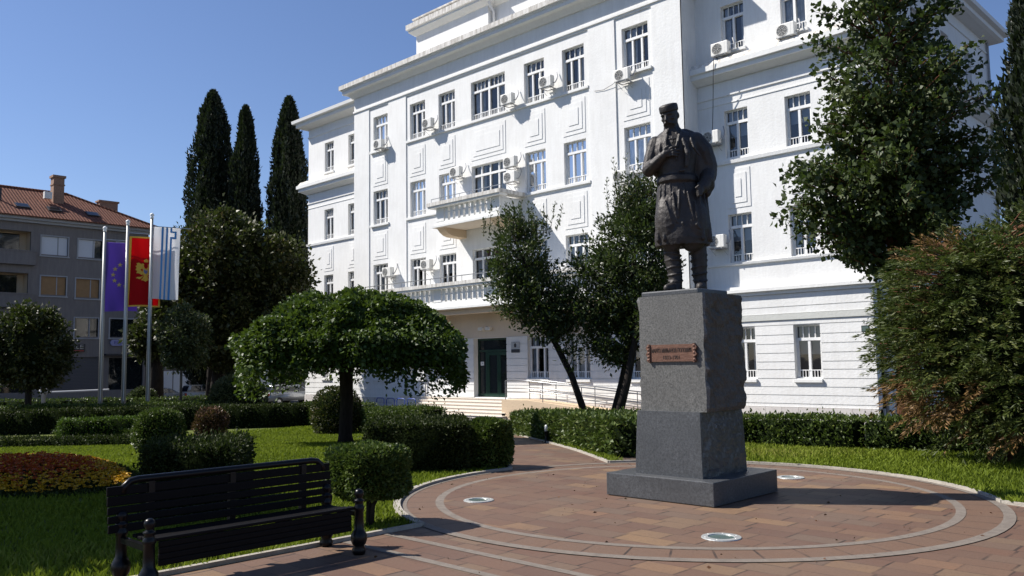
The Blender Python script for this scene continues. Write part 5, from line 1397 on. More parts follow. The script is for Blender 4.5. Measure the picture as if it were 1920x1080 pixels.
m = MB(); m.box(23.5, 24.35, 2.6, 3.4, 15.6, 18.55); m.box(23.4, 24.45, 2.5, 3.5, 18.55, 18.75); m.box(23.45, 24.4, 2.55, 3.45, 17.9, 18.0); nbuild(m, 'chimney', 'chimney_brick', roof)
m = MB(); m.box(28.0, 29.6, 4.6, 5.4, 15.0, 17.3); m.box(27.9, 29.7, 4.5, 5.5, 17.3, 17.45); m.box(29.4, 31.2, 6.2, 7.0, 14.5, 16.5); nbuild(m, 'chimney', 'chimney_brick', roof)
m = MB(); m.bbox(22.7, 23.3, 2.2, 2.6, 16.55, 17.15, 0.03); nbuild(m, 'roof_fan', 'ac_case', roof)
m = MB(); m.tube([(19.3, 1.9, 15.8), (19.3, 1.9, 16.9)], 0.12, 8); nbuild(m, 'vent_pipe', 'cable', roof)
for y, d in ((20.7, 1.0), (23.1, 0.95), (26.1, 0.8)):
    z = slope_z(d); q = math.atan2(zr - ze, yr + .75); m = MB()
    M = Matrix.Translation((y, d, z + 0.04)) @ Matrix.Rotation(q, 4, 'X')
    s = MB(); s.box(-0.5, 0.5, -0.42, 0.42, 0.0, 0.10); s.xform(M); so = nbuild(s, 'skylight', 'sign_dark', roof)
    s = MB(); s.quad((-0.42, -0.34, 0.104), (0.42, -0.34, 0.104), (0.42, 0.34, 0.104), (-0.42, 0.34, 0.104)); s.xform(M); nbuild(s, 'pane', 'window_glass', so, False)
    s = MB(); s.quad((-0.42, -0.34, 0.094), (0.42, -0.34, 0.094), (0.42, 0.34, 0.094), (-0.42, 0.34, 0.094)); s.xform(M); nbuild(s, 'blind', 'curtain', so, False)
m = MB(); m.box(27.0, 30.6, -0.7, 0.0, 3.2, 3.35); nbuild(m, 'awning', 'sign_dark')
# shop signs hang on the house
sg = empty('shop_sign', (NX + 0.16, 23.55, 3.85), 'dark shop sign with pale letters reading MOBILE above the roller shutter', 'sign')
m = MB(); m.box(-0.12, 0.0, -2.1, 1.95, -0.32, 0.34); m.build('board', MAT['sign_dark'], sg)
m = MB(); m.box(0.0, 0.02, -2.0, 1.85, -0.28, -0.18); m.build('red_strip', MAT['red_strip'], sg)
tm = text_mesh('MOBILE', 0.50, 0.01, 2.1); tm.materials.append(MAT['plate_grey']); link('lettering', tm, sg, loc=(0.012, 0.75, 0.08), rz=R(90))
sg = empty('shop_sign', (NX + 0.14, 28.5, 4.30), 'pale oval shop sign with blue script behind the middle flagpole', 'sign')
m = MB(); pts = [(0.72 + 0.26 * math.cos(a), 0.26 * math.sin(a)) for a in [(-90 + 15 * i) * PI / 180 for i in range(13)]]; pts += [(-x, -z) for x, z in pts]
m.prism(pts, -0.06, 0.06); m.xform(Matrix.Rotation(R(90), 4, 'Z')); m.build('board', MAT['sign_pale'], sg)
tm = text_mesh('Elisabet', 0.36, 0.01, 1.4); tm.materials.append(MAT['sign_ink']); link('lettering', tm, sg, loc=(0.066, 0, 0), rz=R(90))
# low building behind the dark trees
lw = empty('garage_building', (NX, 38, -0.9), 'low grey building with pale doors under the dark trees', 'building')
m = MB(); m.box(NX - 8, NX, 31.0, 60, -1.2, 3.6); m.build('wall', MAT['grey_render'], lw, world=True)
m = MB(); m.box(NX - 8.3, NX + 0.3, 30.8, 60.2, 3.6, 3.8); m.build('roof', MAT['grey_trim'], lw, world=True)
for y0, y1 in ((31.6, 33.0), (33.1, 34.5), (37.0, 39.5), (41, 44)):
    m = MB(); m.box(NX, NX + 0.05, y0, y1, -0.9, 1.8); m.build('door', MAT['shutter_white'], lw, world=True)
# ------------------------------------------------------------------ trees
def V3(*a): return np.array(a, float)
# umbrella shaped mulberry
def umbrella():
    bx, by = -21.25, 14.62; g = zg(bx, by); ox, oy = 0.22, 0.22
    n = 64000
    th = RNG.random(n) * 2 * PI; u = RNG.random(n) ** 0.50
    rim = 3.05 + 0.22 * np.sin(3 * th + 1.1) + 0.16 * np.sin(7 * th)
    drop = 2.30 + 0.30 * np.sin(2 * th + 0.6) + 0.25 * np.sin(5 * th + 2.0)
    # dome profile: u 0..0.72 over the top, then hanging skirts
    a = u * 1.62
    rr = rim * np.sin(np.minimum(a, PI / 2)) ** 0.92
    z = 4.22 - np.where(a < 1.25, 1.40 * (1 - np.cos(a)) * 1.25, 0)
    zt = 4.22 - 1.40 * (1 - math.cos(1.25)) * 1.25; rr = rr * (1 + 0.22 * np.clip(a - 1.25, 0, 1))
    hang = a >= 1.25
    z = np.where(hang, zt - (a - 1.25) / 0.37 * (drop - 0.80) * RNG.random(n) ** 0.7, z)
    x = bx + ox + rr * np.cos(th); y = by + oy + rr * np.sin(th)
    N = np.c_[np.cos(th) * np.sin(np.minimum(a, 1.5)), np.sin(th) * np.sin(np.minimum(a, 1.5)), np.cos(np.minimum(a, 1.5))]
    P = np.c_[x, y, z - 0.12]
    lump = np.array([mnoise.noise(Vector(p) * 0.9) + 0.6 * mnoise.noise(Vector(p) * 2.1) for p in P])
    P = P + N * (0.34 * lump - 0.22 * RNG.random(n) ** 2)[:, None] + RNG.normal(0, 0.04, P.shape)
    keep = lump > -0.75
    P, N = P[keep], N[keep]
    D = N * 0.5 + RNG.normal(0, 0.45, P.shape) + V3(0, 0, -0.35)
    s = 0.125 * (0.6 + 0.8 * RNG.random(len(P)))
    Q = leaf_quads(P, D, s, s * 0.68)
    core = MB(); k = 24; prof = []
    for i in range(9):
        aa = i / 8 * 1.3; prof.append((max(0.02, 2.78 * math.sin(aa)), 3.92 - 1.40 * (1 - math.cos(aa)) * 1.25))
    prof += [(2.80, 2.3), (2.72, 1.95), (2.3, 2.05), (1.2, 2.25), (0.2, 2.35)]
    core.lathe([(r_, z_ ) for r_, z_ in prof[::-1]], (bx + ox, by + oy, 0), k)
    t = MB(); t.tube([(bx, by, g - .05), (bx - .02, by, g + .25), (bx + .02, by + .02, 1.0), (bx, by, 1.9), (bx - .05, by, 2.4)], [0.27, 0.205, 0.19, 0.21, 0.24], 14)
    for i in range(9):
        aa = 2 * PI * i / 9 + .3; L = 1.7 + .5 * random.random()
        t.tube([(bx, by, 2.2), (bx + math.cos(aa) * .6, by + math.sin(aa) * .6, 2.75), (bx + math.cos(aa) * L, by + math.sin(aa) * L, 2.9), (bx + math.cos(aa) * (L + .7), by + math.sin(aa) * (L + .7), 2.5)], [0.14, 0.10, 0.06, 0.02], 7)
    tree('mulberry_tree', (bx, by, g), 'umbrella shaped bright green weeping tree on the left lawn', 'tree', Q, RNG.random(len(Q)), 'leaf_mulberry', t, extra=core)
umbrella()

# twin trunk laurel in front of the facade
def laurel():
    g = zg(-16.9, 21.3)
    axA = [V3(-17.2, 21.25, g), V3(-17.75, 20.9, 1.6), V3(-18.5, 20.45, 3.4), V3(-19.0, 20.1, 5.2), V3(-19.3, 19.9, 6.3)]
    axB = [V3(-16.85, 21.6, g), V3(-16.35, 21.7, 1.3), V3(-16.0, 21.9, 3.0), V3(-15.9, 21.9, 5.0), V3(-15.7, 21.9, 7.3)]
    axC = [V3(-16.15, 20.9, g), V3(-15.75, 21.2, 1.4), V3(-15.6, 21.5, 2.8), V3(-15.4, 21.6, 4.2), V3(-14.9, 21.7, 5.4)]
    blA = [((-19.15, 20.0, 5.5), (1.0, 1.0, 1.7), 3), ((-18.4, 20.4, 4.1), (1.05, 1.05, 1.2), 2.8), ((-19.6, 19.7, 4.6), (0.85, 0.9, 1.0), 1.3), ((-17.7, 20.9, 2.9), (0.75, 0.75, 0.8), 1.0), ((-17.75, 20.9, 4.1), (0.8, 0.8, 0.9), 1.3)]
    blB = [((-15.8, 21.8, 5.2), (1.45, 1.45, 2.2), 6), ((-17.0, 21.2, 4.6), (1.0, 1.0, 1.6), 3), ((-15.1, 22.1, 3.8), (1.3, 1.2, 1.2), 2.4), ((-16.6, 21.4, 2.9), (0.9, 0.9, 0.9), 1.6), ((-15.5, 21.9, 6.9), (1.0, 1.0, 1.0), 1.6)]
    q1, v1, t1 = twig_crown(blA, axA, 165, 82, 0.135, 0.19, upd=0.5, lw=0.46)
    q2, v2, t2 = twig_crown(blB, axB, 310, 82, 0.135, 0.19, upd=0.5, lw=0.46)
    # upright young shoots above the crown
    Ps = []; Ds = []; t = MB()
    for i in range(70):
        if i < 45: c = V3(-15.7 + RNG.normal(0, .45), 21.8 + RNG.normal(0, .45), 6.3 + RNG.random() * .6); h = 0.8 + RNG.random() * 0.9
        else: c = V3(-19.1 + RNG.normal(0, .45), 20.0 + RNG.normal(0, .5), 6.1 + RNG.random() * .3); h = 0.5 + RNG.random() * .7
        tip = c + V3(RNG.normal(0, .12), RNG.normal(0, .12), h); k = 44; s = RNG.random((k, 1)); p = c * (1 - s) + tip * s
        Ps.append(p + RNG.normal(0, 0.03, p.shape)); Ds.append(RNG.normal(0, .6, p.shape) + V3(0, 0, .8)); t.tube([tuple(c), tuple(tip)], [0.012, 0.004], 4)
    P = np.concatenate(Ps); D = np.concatenate(Ds); q3 = leaf_quads(P, D, 0.11, 0.042)
    for ax, r_ in ((axA, 0.105), (axB, 0.115), (axC, 0.125)): t.tube([tuple(p) for p in ax], [r_ * 1.25, r_, r_ * .85, r_ * .6, r_ * .25], 10)
    for m in (t1, t2): t.add(m.v, m.f)
    Q = np.concatenate([q1, q2, q3]); V = np.concatenate([v1, v2, 0.4 + 0.6 * RNG.random(len(q3))])
    tree('laurel_tree', (-16.9, 21.3, g), 'twin crowned evergreen tree with leaning trunks in front of the white facade', 'tree', Q, V, 'leaf_laurel', t)
laurel()

def linden():
    bx, by = -7.85, 22.5; g = zg(bx, by)
    ax = [V3(bx, by, g), V3(bx, by, 2.0), V3(bx - .05, by - .1, 4.0), V3(-7.75, 21.9, 6.5), V3(-7.6, 21.6, 9.2), V3(-7.5, 21.5, 11.2)]
    bl = [((-7.45, 21.5, 8.9), (1.95, 1.9, 3.1), 6.5), ((-7.9, 21.2, 6.5), (2.3, 2.0, 1.8), 4), ((-6.9, 22.1, 7.2), (1.8, 1.8, 2.0), 2.2), ((-8.6, 20.9, 5.5), (1.6, 1.2, 0.95), 1.6), ((-7.3, 22.0, 5.2), (1.2, 1.2, 0.9), 1.0)]
    Q, V, tw = twig_crown(bl, ax, 430, 72, 0.138, 0.15, upd=-0.05, start=0.30, lw=0.85, twr=0.012, reach=0.12)
    t = MB(); t.tube([tuple(p) for p in ax], [0.36, 0.27, 0.24, 0.15, 0.09, 0.03], 12); t.add(tw.v, tw.f)
    for a, b in (((-7.85, 22.4, 3.4), (-8.7, 21.4, 6.2)), ((-7.85, 22.4, 3.8), (-6.9, 22.4, 6.6)), ((-7.85, 22.4, 4.2), (-8.1, 20.9, 7.2))):
        a = Vector(a); b = Vector(b); t.tube([a, a.lerp(b, .4) + Vector((0, 0, -.2)), b], [0.15, 0.10, 0.04], 8)
    tree('linden_tree', (bx, by, g), 'round leaved tree with red brown trunk at the right corner of the white building', 'tree', Q, V, 'leaf_linden', t, 'bark_red')
linden()

def yew():
    bx, by = -4.65, 17.75; g = zg(bx, by)
    # sprays: short drooping fans of narrow leaves over a lumpy body
    bl = [((bx, by, 2.3), (1.80, 1.6, 2.15)), ((bx - .45, by - .25, 3.2), (1.15, 1.1, 1.1)), ((bx + .8, by + .1, 3.5), (1.4, 1.2, 1.1)), ((bx - .65, by - .3, 2.0), (1.15, 1.0, 1.2)), ((bx + 1.0, by - .5, 1.6), (1.4, 1.1, 1.3))]
    Q = []; V = []; M = []
    tw = MB(); tw.tube([(bx, by, g - .05), (bx + .05, by, 1.5), (bx, by, 3.8)], [0.22, 0.16, 0.04], 9)
    nsp = 2300
    for i in range(nsp):
        c, r_ = bl[RNG.choice(5, p=[.34, .18, .18, .14, .16])]
        d = unit(RNG.normal(size=3)); 
        o = V3(*c) + d * V3(*r_) * (0.62 + 0.32 * RNG.random())
        if o[2] < 0.30: continue
        out = unit(V3(d[0], d[1], 0.35 * d[2] + 0.10)); L = 0.42 + 0.38 * RNG.random()
        side = unit(np.cross(out, V3(0, 0, 1)))
        k = 58; s = RNG.random((k, 1)); sg = np.where(RNG.random((k, 1)) < .5, 1.0, -1.0)
        lat = sg * s * (1 - s) * 1.3 * L * 0.42 * RNG.random((k, 1))
        p = o + out * s * L + side * lat + V3(0, 0, 1) * (-0.30 * s * s * L + RNG.normal(0, .02, (k, 1)))
        dd = out * 0.75 + side * sg * 0.55 + V3(0, 0, -0.25) + RNG.normal(0, .22, (k, 3))
        sz = 0.105 * (0.6 + 0.8 * RNG.random(k))
        Q.append(leaf_quads(p, dd, sz, sz * 0.20, 0.1))
        left = (o[0] - bx) * 0.84 + (o[1] - by) * 0.54   # along the picture's horizontal
        nz = mnoise.noise(Vector(o) * 1.1)
        brown = (left < -0.40 and 0.5 < o[2] < 1.65 and nz > 0.0) or (-1.15 < left < -0.45 and 3.55 < o[2] < 4.1 and nz > 0.10) or (left < 0.6 and o[2] < 0.75 and nz > 0.22)
        V.append(np.clip(0.5 * RNG.random() + 0.5 * RNG.random(k), 0, 1)); M.append(np.full(k, 1 if brown else 0))
        if i % 3 == 0: tw.tube([(bx, by, max(g, o[2] - .5)), tuple((V3(bx, by, o[2]) + o) / 2 + V3(0, 0, -.05)), tuple(o + out * L * .5)], [0.03, 0.018, 0.006], 4)
    Q = np.concatenate(Q); V = np.concatenate(V); M = np.concatenate(M)
    core = ball_core((bx + .15, by, 2.25), (1.25, 1.1, 1.7), 0.25, 4, 0.35)
    tree('yew_tree', (bx, by, g), 'bushy yew with browned patches in front of the hedge at the right edge', 'tree', Q, V, ['leaf_yew', 'leaf_yew_brown'], tw, 'bark_red', mi=M, extra=core)
yew()

def cypress(base, h, r, label, n, group, leaf=0.30, seed=0, ragged=0.26):
    bx, by = base; g = zg(bx, by)
    t = RNG.random(n) ** 0.8; th = RNG.random(n) * 2 * PI
    prof = np.clip(np.minimum(t / 0.10, 1) ** 0.5 * (1 - np.clip((t - 0.35) / 0.65, 0, 1) ** 2.0) ** 0.62, 0.02, 1)
    z = g + 0.6 + t * (h - 0.6)
    P0 = np.c_[np.cos(th) * 2.2, np.sin(th) * 2.2, z * 0.35]
    nz = np.array([mnoise.noise(Vector(p) + Vector((seed, 0, 0))) + .5 * mnoise.noise(Vector(p) * 2.7) for p in P0])
    rr = r * prof * (0.86 + ragged * 1.6 * nz) * (1 - 0.22 * RNG.random(n) ** 2)
    P = np.c_[bx + rr * np.cos(th), by + rr * np.sin(th), z]
    D = np.c_[np.cos(th) * 0.35, np.sin(th) * 0.35, np.full(n, 0.9)] + RNG.normal(0, 0.25, (n, 3))
    s = leaf * (0.6 + 0.8 * RNG.random(n)); Q = leaf_quads(P, D, s, s * 0.42)
    core = MB(); pr = []
    for i in range(14):
        q = i / 13; p = min(q / 0.10 + .02, 1) ** 0.5 * (1 - max(0, (q - .35) / .65) ** 2.0) ** 0.62 if q < 1 else 0.0
        pr.append((max(0.01, r * 0.66 * p), 0.7 + q * (h - 1.2)))
    core.lathe(pr, (bx, by, g), 14)
    tr = MB(); tr.tube([(bx, by, g - .1), (bx, by, g + h * .5)], [0.30, 0.12], 9)
    tree('cypress_tree', (bx, by, g), label, 'cypress', Q, RNG.random(n), 'leaf_cypress', tr, group=group, extra=core)
gc = 'tall dark cypresses'
cypress((-67.1, 32.58), 26.4, 2.35, 'tallest and broadest of the three cypresses left of the white building', 30000, gc, seed=1)
cypress((-63.9, 33.9), 24.6, 1.55, 'slim middle cypress of three between two broader ones', 20000, gc, seed=5)
cypress((-60.9, 36.2), 25.2, 1.95, 'right hand cypress of three nearest the left end of the white building', 26000, gc, seed=9)
cypress((-5.35, 29.2), 14.6, 1.95, 'dark cypress at the right edge behind the browned yew', 30000, gc, leaf=0.24, seed=13, ragged=0.34)

def broad():
    g = -0.9
    ax = [V3(-53.2, 26.4, g), V3(-52.9, 26.4, 2.0), V3(-52.0, 26.3, 5.0), V3(-51.4, 26.2, 8.0), V3(-51.2, 26.2, 11.0)]
    bl = [((-51.3, 26.2, 8.6), (3.4, 3.6, 3.6), 5), ((-53.0, 23.6, 6.6), (2.3, 2.2, 2.9), 3), ((-49.6, 29.2, 7.4), (2.0, 2.2, 3.2), 3), ((-51.5, 26.0, 5.0), (3.4, 3.6, 2.4), 4), ((-54.2, 22.6, 9.0), (1.0, 1.2, 1.5), 0.6)]
    Q, V, tw = twig_crown(bl, ax, 900, 105, 0.29, 0.42, upd=0.1, lw=0.62, twr=0.03)
    core = ball_core((-51.5, 26.2, 7.0), (1.9, 2.1, 3.2), 0.5, 2)
    t = MB(); t.tube([tuple(p) for p in ax], [0.55, 0.42, 0.36, 0.22, 0.06], 10); t.tube([(-54.6, 26.7, g), (-54.2, 26.6, 2.5), (-52.6, 26.4, 6)], [0.40, 0.33, 0.2], 9); t.add(tw.v, tw.f)
    tree('broadleaf_tree', (-53.2, 26.4, g), 'broad dense tree turning brown in front of the cypresses', 'tree', Q, V, 'leaf_broad', t, extra=core)
    # second dark tree further left, behind the flags
    ax = [V3(-60.2, 25.4, g), V3(-60.2, 25.4, 3.0), V3(-60.0, 25.6, 6.5)]
    bl = [((-59.4, 26.3, 6.3), (2.4, 2.4, 2.6), 3), ((-60.2, 25.0, 4.4), (1.7, 1.7, 1.3), 2)]
    Q, V, tw = twig_crown(bl, ax, 200, 80, 0.30, 0.35, upd=0.1, lw=0.6, twr=0.03)
    t = MB(); t.tube([tuple(p) for p in ax], [0.5, 0.42, 0.1], 9); t.add(tw.v, tw.f)
    tree('broadleaf_tree', (-60.2, 25.4, g), 'darker thick trunked tree behind the right flagpole', 'tree', Q, V, 'leaf_broad', t)
    ax = [V3(-45.9, 20.7, g), V3(-45.9, 20.7, 1.8), V3(-45.8, 20.7, 4.6)]
    bl = [((-45.85, 20.7, 3.9), (1.35, 1.4, 1.75), 3), ((-45.7, 21.3, 3.3), (0.9, 0.9, 1.1), 1)]
    Q, V, tw = twig_crown(bl, ax, 150, 80, 0.17, 0.2, upd=0.2, lw=0.6)
    t = MB(); t.tube([tuple(p) for p in ax], [0.09, 0.07, 0.03], 8); t.add(tw.v, tw.f)
    tree('small_tree', (-45.9, 20.7, g), 'small pale green tree with slim trunk right of the flagpoles', 'tree', Q, V, 'leaf_pale', t, 'bark_grey')
    ax = [V3(-49.8, 14.2, g), V3(-49.8, 14.2, 1.2), V3(-49.6, 14.3, 4.6)]
    bl = [((-49.7, 14.2, 3.4), (1.9, 2.0, 2.2), 4), ((-49.1, 15.0, 2.9), (1.2, 1.5, 1.4), 2), ((-50.3, 12.9, 3.4), (1.3, 1.4, 1.6), 2)]
    Q, V, tw = twig_crown(bl, ax, 260, 90, 0.20, 0.25, upd=0.15, lw=0.6)
    t = MB(); t.tube([tuple(p) for p in ax], [0.2, 0.16, 0.05], 8); t.add(tw.v, tw.f)
    tree('small_tree', (-49.8, 14.2, g), 'dark bushy low tree in front of the grey house at the left edge', 'tree', Q, V, 'leaf_broad', t, extra=ball_core((-49.6, 14.2, 3.1), (1.3, 1.4, 1.6), 0.3, 6))
broad()
# a garden tree just outside the frame whose shade lies on the near lawn
def shade_tree(bx, by, h, rx, nm):
    g = zg(bx, by)
    ax = [V3(bx, by, g), V3(bx, by, 2.4), V3(bx, by, h)]
    bl = [((bx, by, h), (rx, rx, rx * .75), 4), ((bx + rx * .5, by + .5, h - .8), (rx * .7, rx * .7, rx * .5), 2)]
    Q, V, tw = twig_crown(bl, ax, 260, 70, 0.26, 0.35, upd=0.1, lw=0.65, twr=0.02)
    t = MB(); t.tube([tuple(p) for p in ax], [0.26, 0.2, 0.06], 9); t.add(tw.v, tw.f)
    tree('garden_tree', (bx, by, g), nm, 'tree', Q, V, 'leaf_broad', t, extra=ball_core((bx, by, h), (rx * .92, rx * .92, rx * .55), .25, 3))
shade_tree(-17.3, -0.2, 6.0, 3.2, 'leafy garden tree beside the near lawn shading the flower bed')
shade_tree(-21.9, 0.7, 6.0, 2.7, 'second leafy garden tree behind the shaded flower bed')

# ------------------------------------------------------------------ hedges and shrubs
hedge('hedge', [(-10.75, 14.55), (-15.35, 17.75), (-22.6, 23.6)], 0.85, 0.78, 0.10, 15000, 'leaf_hedge', 'clipped bright green hedge along the right side of the garden path')
hedge('hedge', [(-12.2, 17.2), (-16.0, 20.0), (-23.5, 25.6)], 0.8, 0.80, 0.085, 8000, 'leaf_hedge', 'second clipped hedge behind the path hedge at the foot of the leaning trunks')
hedge('hedge', [(-13.6, 18.9), (-10.4, 19.35), (-7.8, 19.3), (-3.0, 20.5), (4, 20.6)], 0.9, 0.72, 0.085, 20000, 'leaf_hedge', 'clipped green hedge on the lawn behind the pedestal')
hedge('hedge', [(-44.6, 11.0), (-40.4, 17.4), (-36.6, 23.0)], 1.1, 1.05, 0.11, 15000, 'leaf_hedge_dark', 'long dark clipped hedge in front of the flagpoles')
hedge('hedge', [(-36.6, 23.2), (-31.2, 22.6)], 1.0, 1.18, 0.10, 6000, 'leaf_hedge', 'clipped hedge between the umbrella tree trunk and the silver car')
hedge('hedge', [(-60.5, 14.0), (-49.8, 24.4)], 0.9, 1.12, 0.13, 5000, 'leaf_hedge', 'farthest low hedge behind the flagpoles')
hedge('hedge', [(-49.9, 11.5), (-46.3, 17.3), (-43.2, 22.3)], 0.9, 1.08, 0.12, 7000, 'leaf_hedge', 'low lit hedge at the foot of the flagpoles')
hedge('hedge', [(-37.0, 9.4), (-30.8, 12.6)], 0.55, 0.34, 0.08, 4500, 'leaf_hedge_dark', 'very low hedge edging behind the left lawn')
hedge('hedge', [(-39.4, 12.4), (-34.0, 15.1)], 0.5, 0.40, 0.08, 3000, 'leaf_hedge', 'thin low hedge edging behind the short bright hedge')
hedge('hedge', [(-37.5, 11.9), (-36.3, 14.9)], 0.9, 0.88, 0.085, 4500, 'leaf_hedge_fresh', 'short bright green hedge block on the far left lawn', up=0.6)
hedge('hedge', [(-29.9, 21.7), (-26.5, 20.6), (-22.6, 19.2)], 0.9, 1.05, 0.085, 11000, 'leaf_hedge', 'clipped hedge right of the umbrella tree trunk leading to the steps')
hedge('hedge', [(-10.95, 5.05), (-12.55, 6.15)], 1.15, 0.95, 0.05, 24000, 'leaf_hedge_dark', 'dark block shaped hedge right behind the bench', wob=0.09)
hedge('hedge', [(-13.75, 10.05), (-12.5, 11.45)], 2.1, 0.89, 0.055, 34000, 'leaf_hedge_dark', 'tall square cut hedge with bright top left of the garden path', wob=0.04)  # dark leaf colour stands in for shade on this hedge's faces
shrub('shrub', (-11.87, 11.47, 0.47), (0.37, 0.36, 0.44), 0.06, 9000, 'leaf_hedge', 'square cut leafy shrub at the corner of path and plaza', p=6.0, amp=0.05)
st_ = MB()
for dx, dy in ((0, 0), (0.05, 0.03), (-0.04, 0.04)): st_.tube([(-8.86 + dx * .6, 6.44 + dy * .6, -0.02), (-8.86 + dx, 6.44 + dy, 0.25), (-8.84 + dx * 4, 6.42 + dy * 4, 0.55)], [0.035, 0.03, 0.02], 7)
shrub('shrub', (-8.84, 6.42, 0.69), (0.46, 0.43, 0.31), 0.05, 13000, 'leaf_hedge', 'foreground clipped shrub on a short stem beside the bench', p=5.0, amp=0.06, stem=st_)
shrub('shrub', (-43.6, 22.9, 0.30), (1.45, 1.6, 1.35), 0.10, 9000, 'leaf_pale', 'large clipped ball shrub left of the umbrella tree', lo=-0.9)
shrub('shrub', (-30.5, 20.5, 0.05), (0.95, 1.0, 1.08), 0.085, 7000, 'leaf_broad', 'rounded shrub just behind the umbrella tree trunk', lo=-0.8, p=2.6)
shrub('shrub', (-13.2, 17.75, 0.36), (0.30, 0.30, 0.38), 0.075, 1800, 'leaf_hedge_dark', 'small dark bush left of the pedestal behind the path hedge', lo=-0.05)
shrub('shrub', (-20.3, 9.95, 0.62), (0.42, 0.42, 0.40), 0.06, 5000, 'leaf_dry', 'dry red brown bush behind the block hedge', amp=0.1, core=0.7, inner=0.6)
shrub('shrub', (-22.0, 9.35, 0.40), (0.55, 0.62, 0.56), 0.06, 7000, 'leaf_hedge', 'smooth green dome shaped shrub behind the block hedge', lo=-0.25, p=2.5)
shrub('shrub', (-47.9, 14.4, -0.25), (0.7, 1.0, 0.55), 0.10, 2500, 'leaf_hedge', 'low rounded shrub between the hedges left of the flagpoles', lo=-0.9)
shrub('shrub', (-57.5, 23.3, -0.1), (0.8, 1.0, 0.9), 0.14, 1600, 'leaf_pale', 'scruffy low bush in front of the saloon car', lo=-0.9)

# ------------------------------------------------------------------ flowers and grass
def flowers():
    n = 5200; th = RNG.random(n) * 2 * PI; r_ = np.sqrt(RNG.random(n))
    wob = 1 + 0.12 * np.sin(3 * th + 1)
    cx, cy, rx, ry = FB
    x = cx + rx * r_ * wob * np.cos(th); y = cy + ry * r_ * wob * np.sin(th)
    z = zgv(x, y) + 0.08 + 0.30 * (1 - r_ ** 3) * (0.5 + .5 * RNG.random(n)) + 0.06 * RNG.random(n)
    P = np.c_[x, y, z]; Q = []; V = []; M = []
    edge = r_ + 0.10 * RNG.normal(size=n)
    for j in range(5):
        a = 2 * PI * j / 5 + RNG.random(n) * 6
        D = np.c_[np.cos(a), np.sin(a), np.full(n, 0.35)]
        Q.append(leaf_quads(P, D, 0.045, 0.035)); V.append(RNG.random(n)); M.append(np.where(edge > 0.74, 1, np.where(RNG.random(n) < .9, 2, 1)))
    k = 22000; th = RNG.random(k) * 2 * PI; r_ = np.sqrt(RNG.random(k)) * (1 + 0.12 * np.sin(3 * th + 1)) * 1.06
    x = cx + rx * r_ * np.cos(th); y = cy + ry * r_ * np.sin(th); z = zgv(x, y) + 0.20 * RNG.random(k) * np.clip(1.25 - r_ ** 3, .2, 1)
    D = RNG.normal(0, .5, (k, 3)) + V3(0, 0, .6)
    Q.append(leaf_quads(np.c_[x, y, z], D, 0.09, 0.045)); V.append(RNG.random(k)); M.append(np.zeros(k, int))
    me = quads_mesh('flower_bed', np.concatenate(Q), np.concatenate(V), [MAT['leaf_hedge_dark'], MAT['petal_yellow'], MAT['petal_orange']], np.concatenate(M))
    tag(link('flower_bed', me), 'round bed of orange and yellow flowers on the left lawn', 'flower bed')
FB = (-17.9, 4.85, 3.0, 2.0)
flowers()

def inside(poly, x, y):
    c = np.zeros(len(x), bool); n = len(poly)
    for i in range(n):
        x0, y0 = poly[i]; x1, y1 = poly[i - 1]
        k = ((y0 > y) != (y1 > y)) & (x < (x1 - x0) * (y - y0) / ((y1 - y0) if y1 != y0 else 1e-9) + x0)
        c ^= k
    return c
def grass(poly, box, n, name, dens=None, hgt=0.07):
    x = box[0] + (box[1] - box[0]) * RNG.random(n); y = box[2] + (box[3] - box[2]) * RNG.random(n)
    k = inside(poly, x, y)
    k &= ~inside([(-10.2, 13.6), (-15.4, 17.1), (-24.0, 24.4), (-22.5, 25.2), (-14.9, 17.9), (-9.9, 14.3)], x, y)
    r_ = np.hypot(x, y)
    # only where the camera looks, thinner with distance
    fx = (x * -0.698 + y * 0.716); sx = (x * 0.716 + y * 0.698)
    k &= (np.abs(sx) < fx * 0.66 + 1.0) & (RNG.random(n) < np.clip((11.0 / np.maximum(r_, 1)) ** 1.0, 0, 1))
    x, y, r_ = x[k], y[k], r_[k]; n = len(x)
    pn = np.array([mnoise.noise(Vector((a * .5, b * .5, 0))) for a, b in zip(x, y)])
    pl = np.array([mnoise.noise(Vector((a * .17 + 9, b * .17, 3))) for a, b in zip(x, y)])
    h = hgt * (0.55 + 0.9 * RNG.random(n)) * (1 + 0.5 * pn); a = RNG.random(n) * 2 * PI
    w = (0.004 + 0.0009 * r_)
    lean = RNG.normal(0, 0.35, (n, 2)) * h[:, None]
    z = zgv(x, y)
    p = np.c_[x, y, z - 0.005]; o = np.c_[np.cos(a), np.sin(a), np.zeros(n)] * w[:, None]
    tip = p + np.c_[lean, h]; mid = p + np.c_[lean * .35, h * .6]
    Q = np.stack([p - o, p + o, mid + o * .6, tip], 1)
    me = quads_mesh(name, Q, np.clip(0.45 + 0.30 * pn + 0.45 * pl + 0.4 * (RNG.random(n) - .5), 0, 1), [MAT['grass_blade']])
    tag(link(name, me), kind='stuff')
grass(lawn_right, (-15, 6, 9.6, 19.4), 260000, 'grass', hgt=0.085)
grass(lawn_left, (-36, -8.3, 1.0, 24), 620000, 'grass', hgt=0.07)
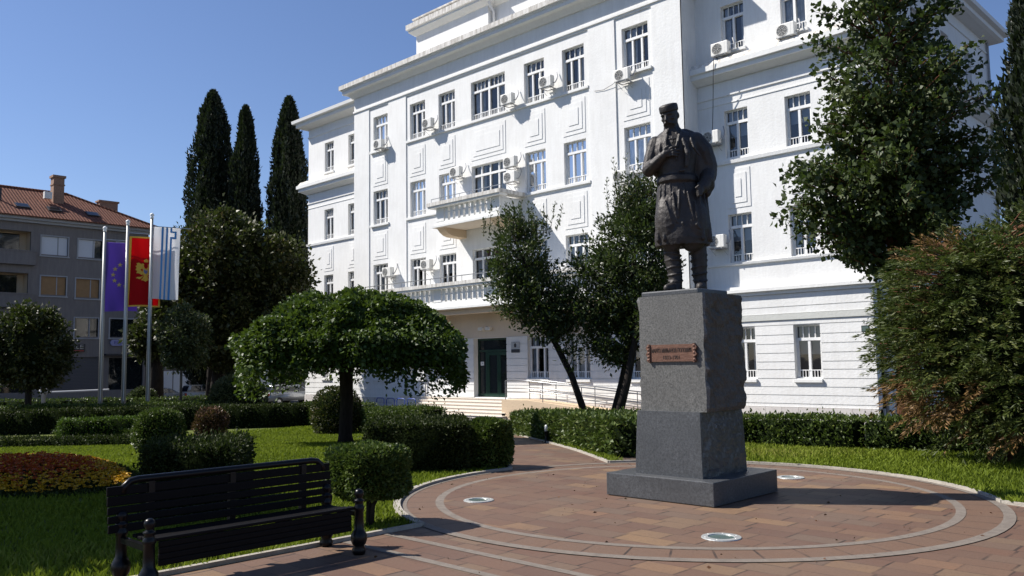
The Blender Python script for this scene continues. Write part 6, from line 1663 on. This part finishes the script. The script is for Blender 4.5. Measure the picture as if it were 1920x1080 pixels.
# a few fallen leaves and grit on the paving
def litter():
    n = 260; a = RNG.random(n) * 2 * PI; r_ = CR * 1.25 * np.sqrt(RNG.random(n))
    x = CX + r_ * np.cos(a); y = CY + r_ * np.sin(a) - 0.6
    P = np.c_[x, y, np.full(n, 0.0165)]; D = np.c_[np.cos(a * 7), np.sin(a * 7), 0.15 * RNG.random(n)]
    s = 0.02 + 0.035 * RNG.random(n) ** 3
    me = quads_mesh('fallen_leaves', leaf_quads(P, D, s, s * .6, 0.1), RNG.random(n), [MAT['leaf_dry']]); tag(link('fallen_leaves', me), kind='stuff')
litter()

# ------------------------------------------------------------------ light, sky, camera
SUN = Vector((-0.82, -0.57, 0)).normalized(); EL = R(46)
w = bpy.data.worlds.new('World'); scene.world = w; w.use_nodes = True
nt = w.node_tree; sky = nt.nodes.new('ShaderNodeTexSky'); sky.sky_type = 'NISHITA'; sky.sun_disc = False
sky.sun_elevation = EL; sky.sun_rotation = math.atan2(SUN.x, SUN.y) % (2 * PI)
sky.air_density = SKY_AIR; sky.dust_density = SKY_DUST; sky.ozone_density = SKY_OZ; sky.altitude = 0
tint = nt.nodes.new('ShaderNodeMix'); tint.data_type = 'RGBA'; tint.blend_type = 'MULTIPLY'; tint.inputs[0].default_value = 1.0; tint.inputs[7].default_value = SKY_TINT
nt.links.new(sky.outputs[0], tint.inputs[6]); nt.links.new(tint.outputs[2], nt.nodes['Background'].inputs[0]); nt.nodes['Background'].inputs[1].default_value = SKY_STR
sl = bpy.data.lights.new('sun', 'SUN'); sl.energy = SUN_STR; sl.angle = R(0.53); sl.color = (1.0, 0.95, 0.88)
so = bpy.data.objects.new('sun', sl); COL.objects.link(so)
dirv = Vector((SUN.x * math.cos(EL), SUN.y * math.cos(EL), math.sin(EL)))
so.rotation_euler = dirv.to_track_quat('Z', 'Y').to_euler(); so.location = dirv * 60

cam = bpy.data.cameras.new('camera'); cam.sensor_width = 36; cam.lens = 1577.0 / 1920 * 36; cam.clip_end = 9000; cam.clip_start = 0.1
co = bpy.data.objects.new('camera', cam); COL.objects.link(co)
yaw, pit, rol = R(44.27), R(5.139), R(-0.8766)
f = Vector((-math.sin(yaw) * math.cos(pit), math.cos(yaw) * math.cos(pit), math.sin(pit)))
r0 = Vector((math.cos(yaw), math.sin(yaw), 0)); u0 = r0.cross(f)
r = r0 * math.cos(rol) + u0 * math.sin(rol); u = u0 * math.cos(rol) - r0 * math.sin(rol)
M = Matrix((r, u, -f)).transposed().to_4x4(); M.translation = (0, 0, 2.0); co.matrix_world = M
scene.camera = co
scene.view_settings.view_transform = 'Standard'; scene.view_settings.look = 'None'; scene.view_settings.exposure = EXPO; scene.view_settings.gamma = 1
scene.cycles.use_denoising = True
scene.cycles.max_bounces = 6; scene.cycles.transparent_max_bounces = 8
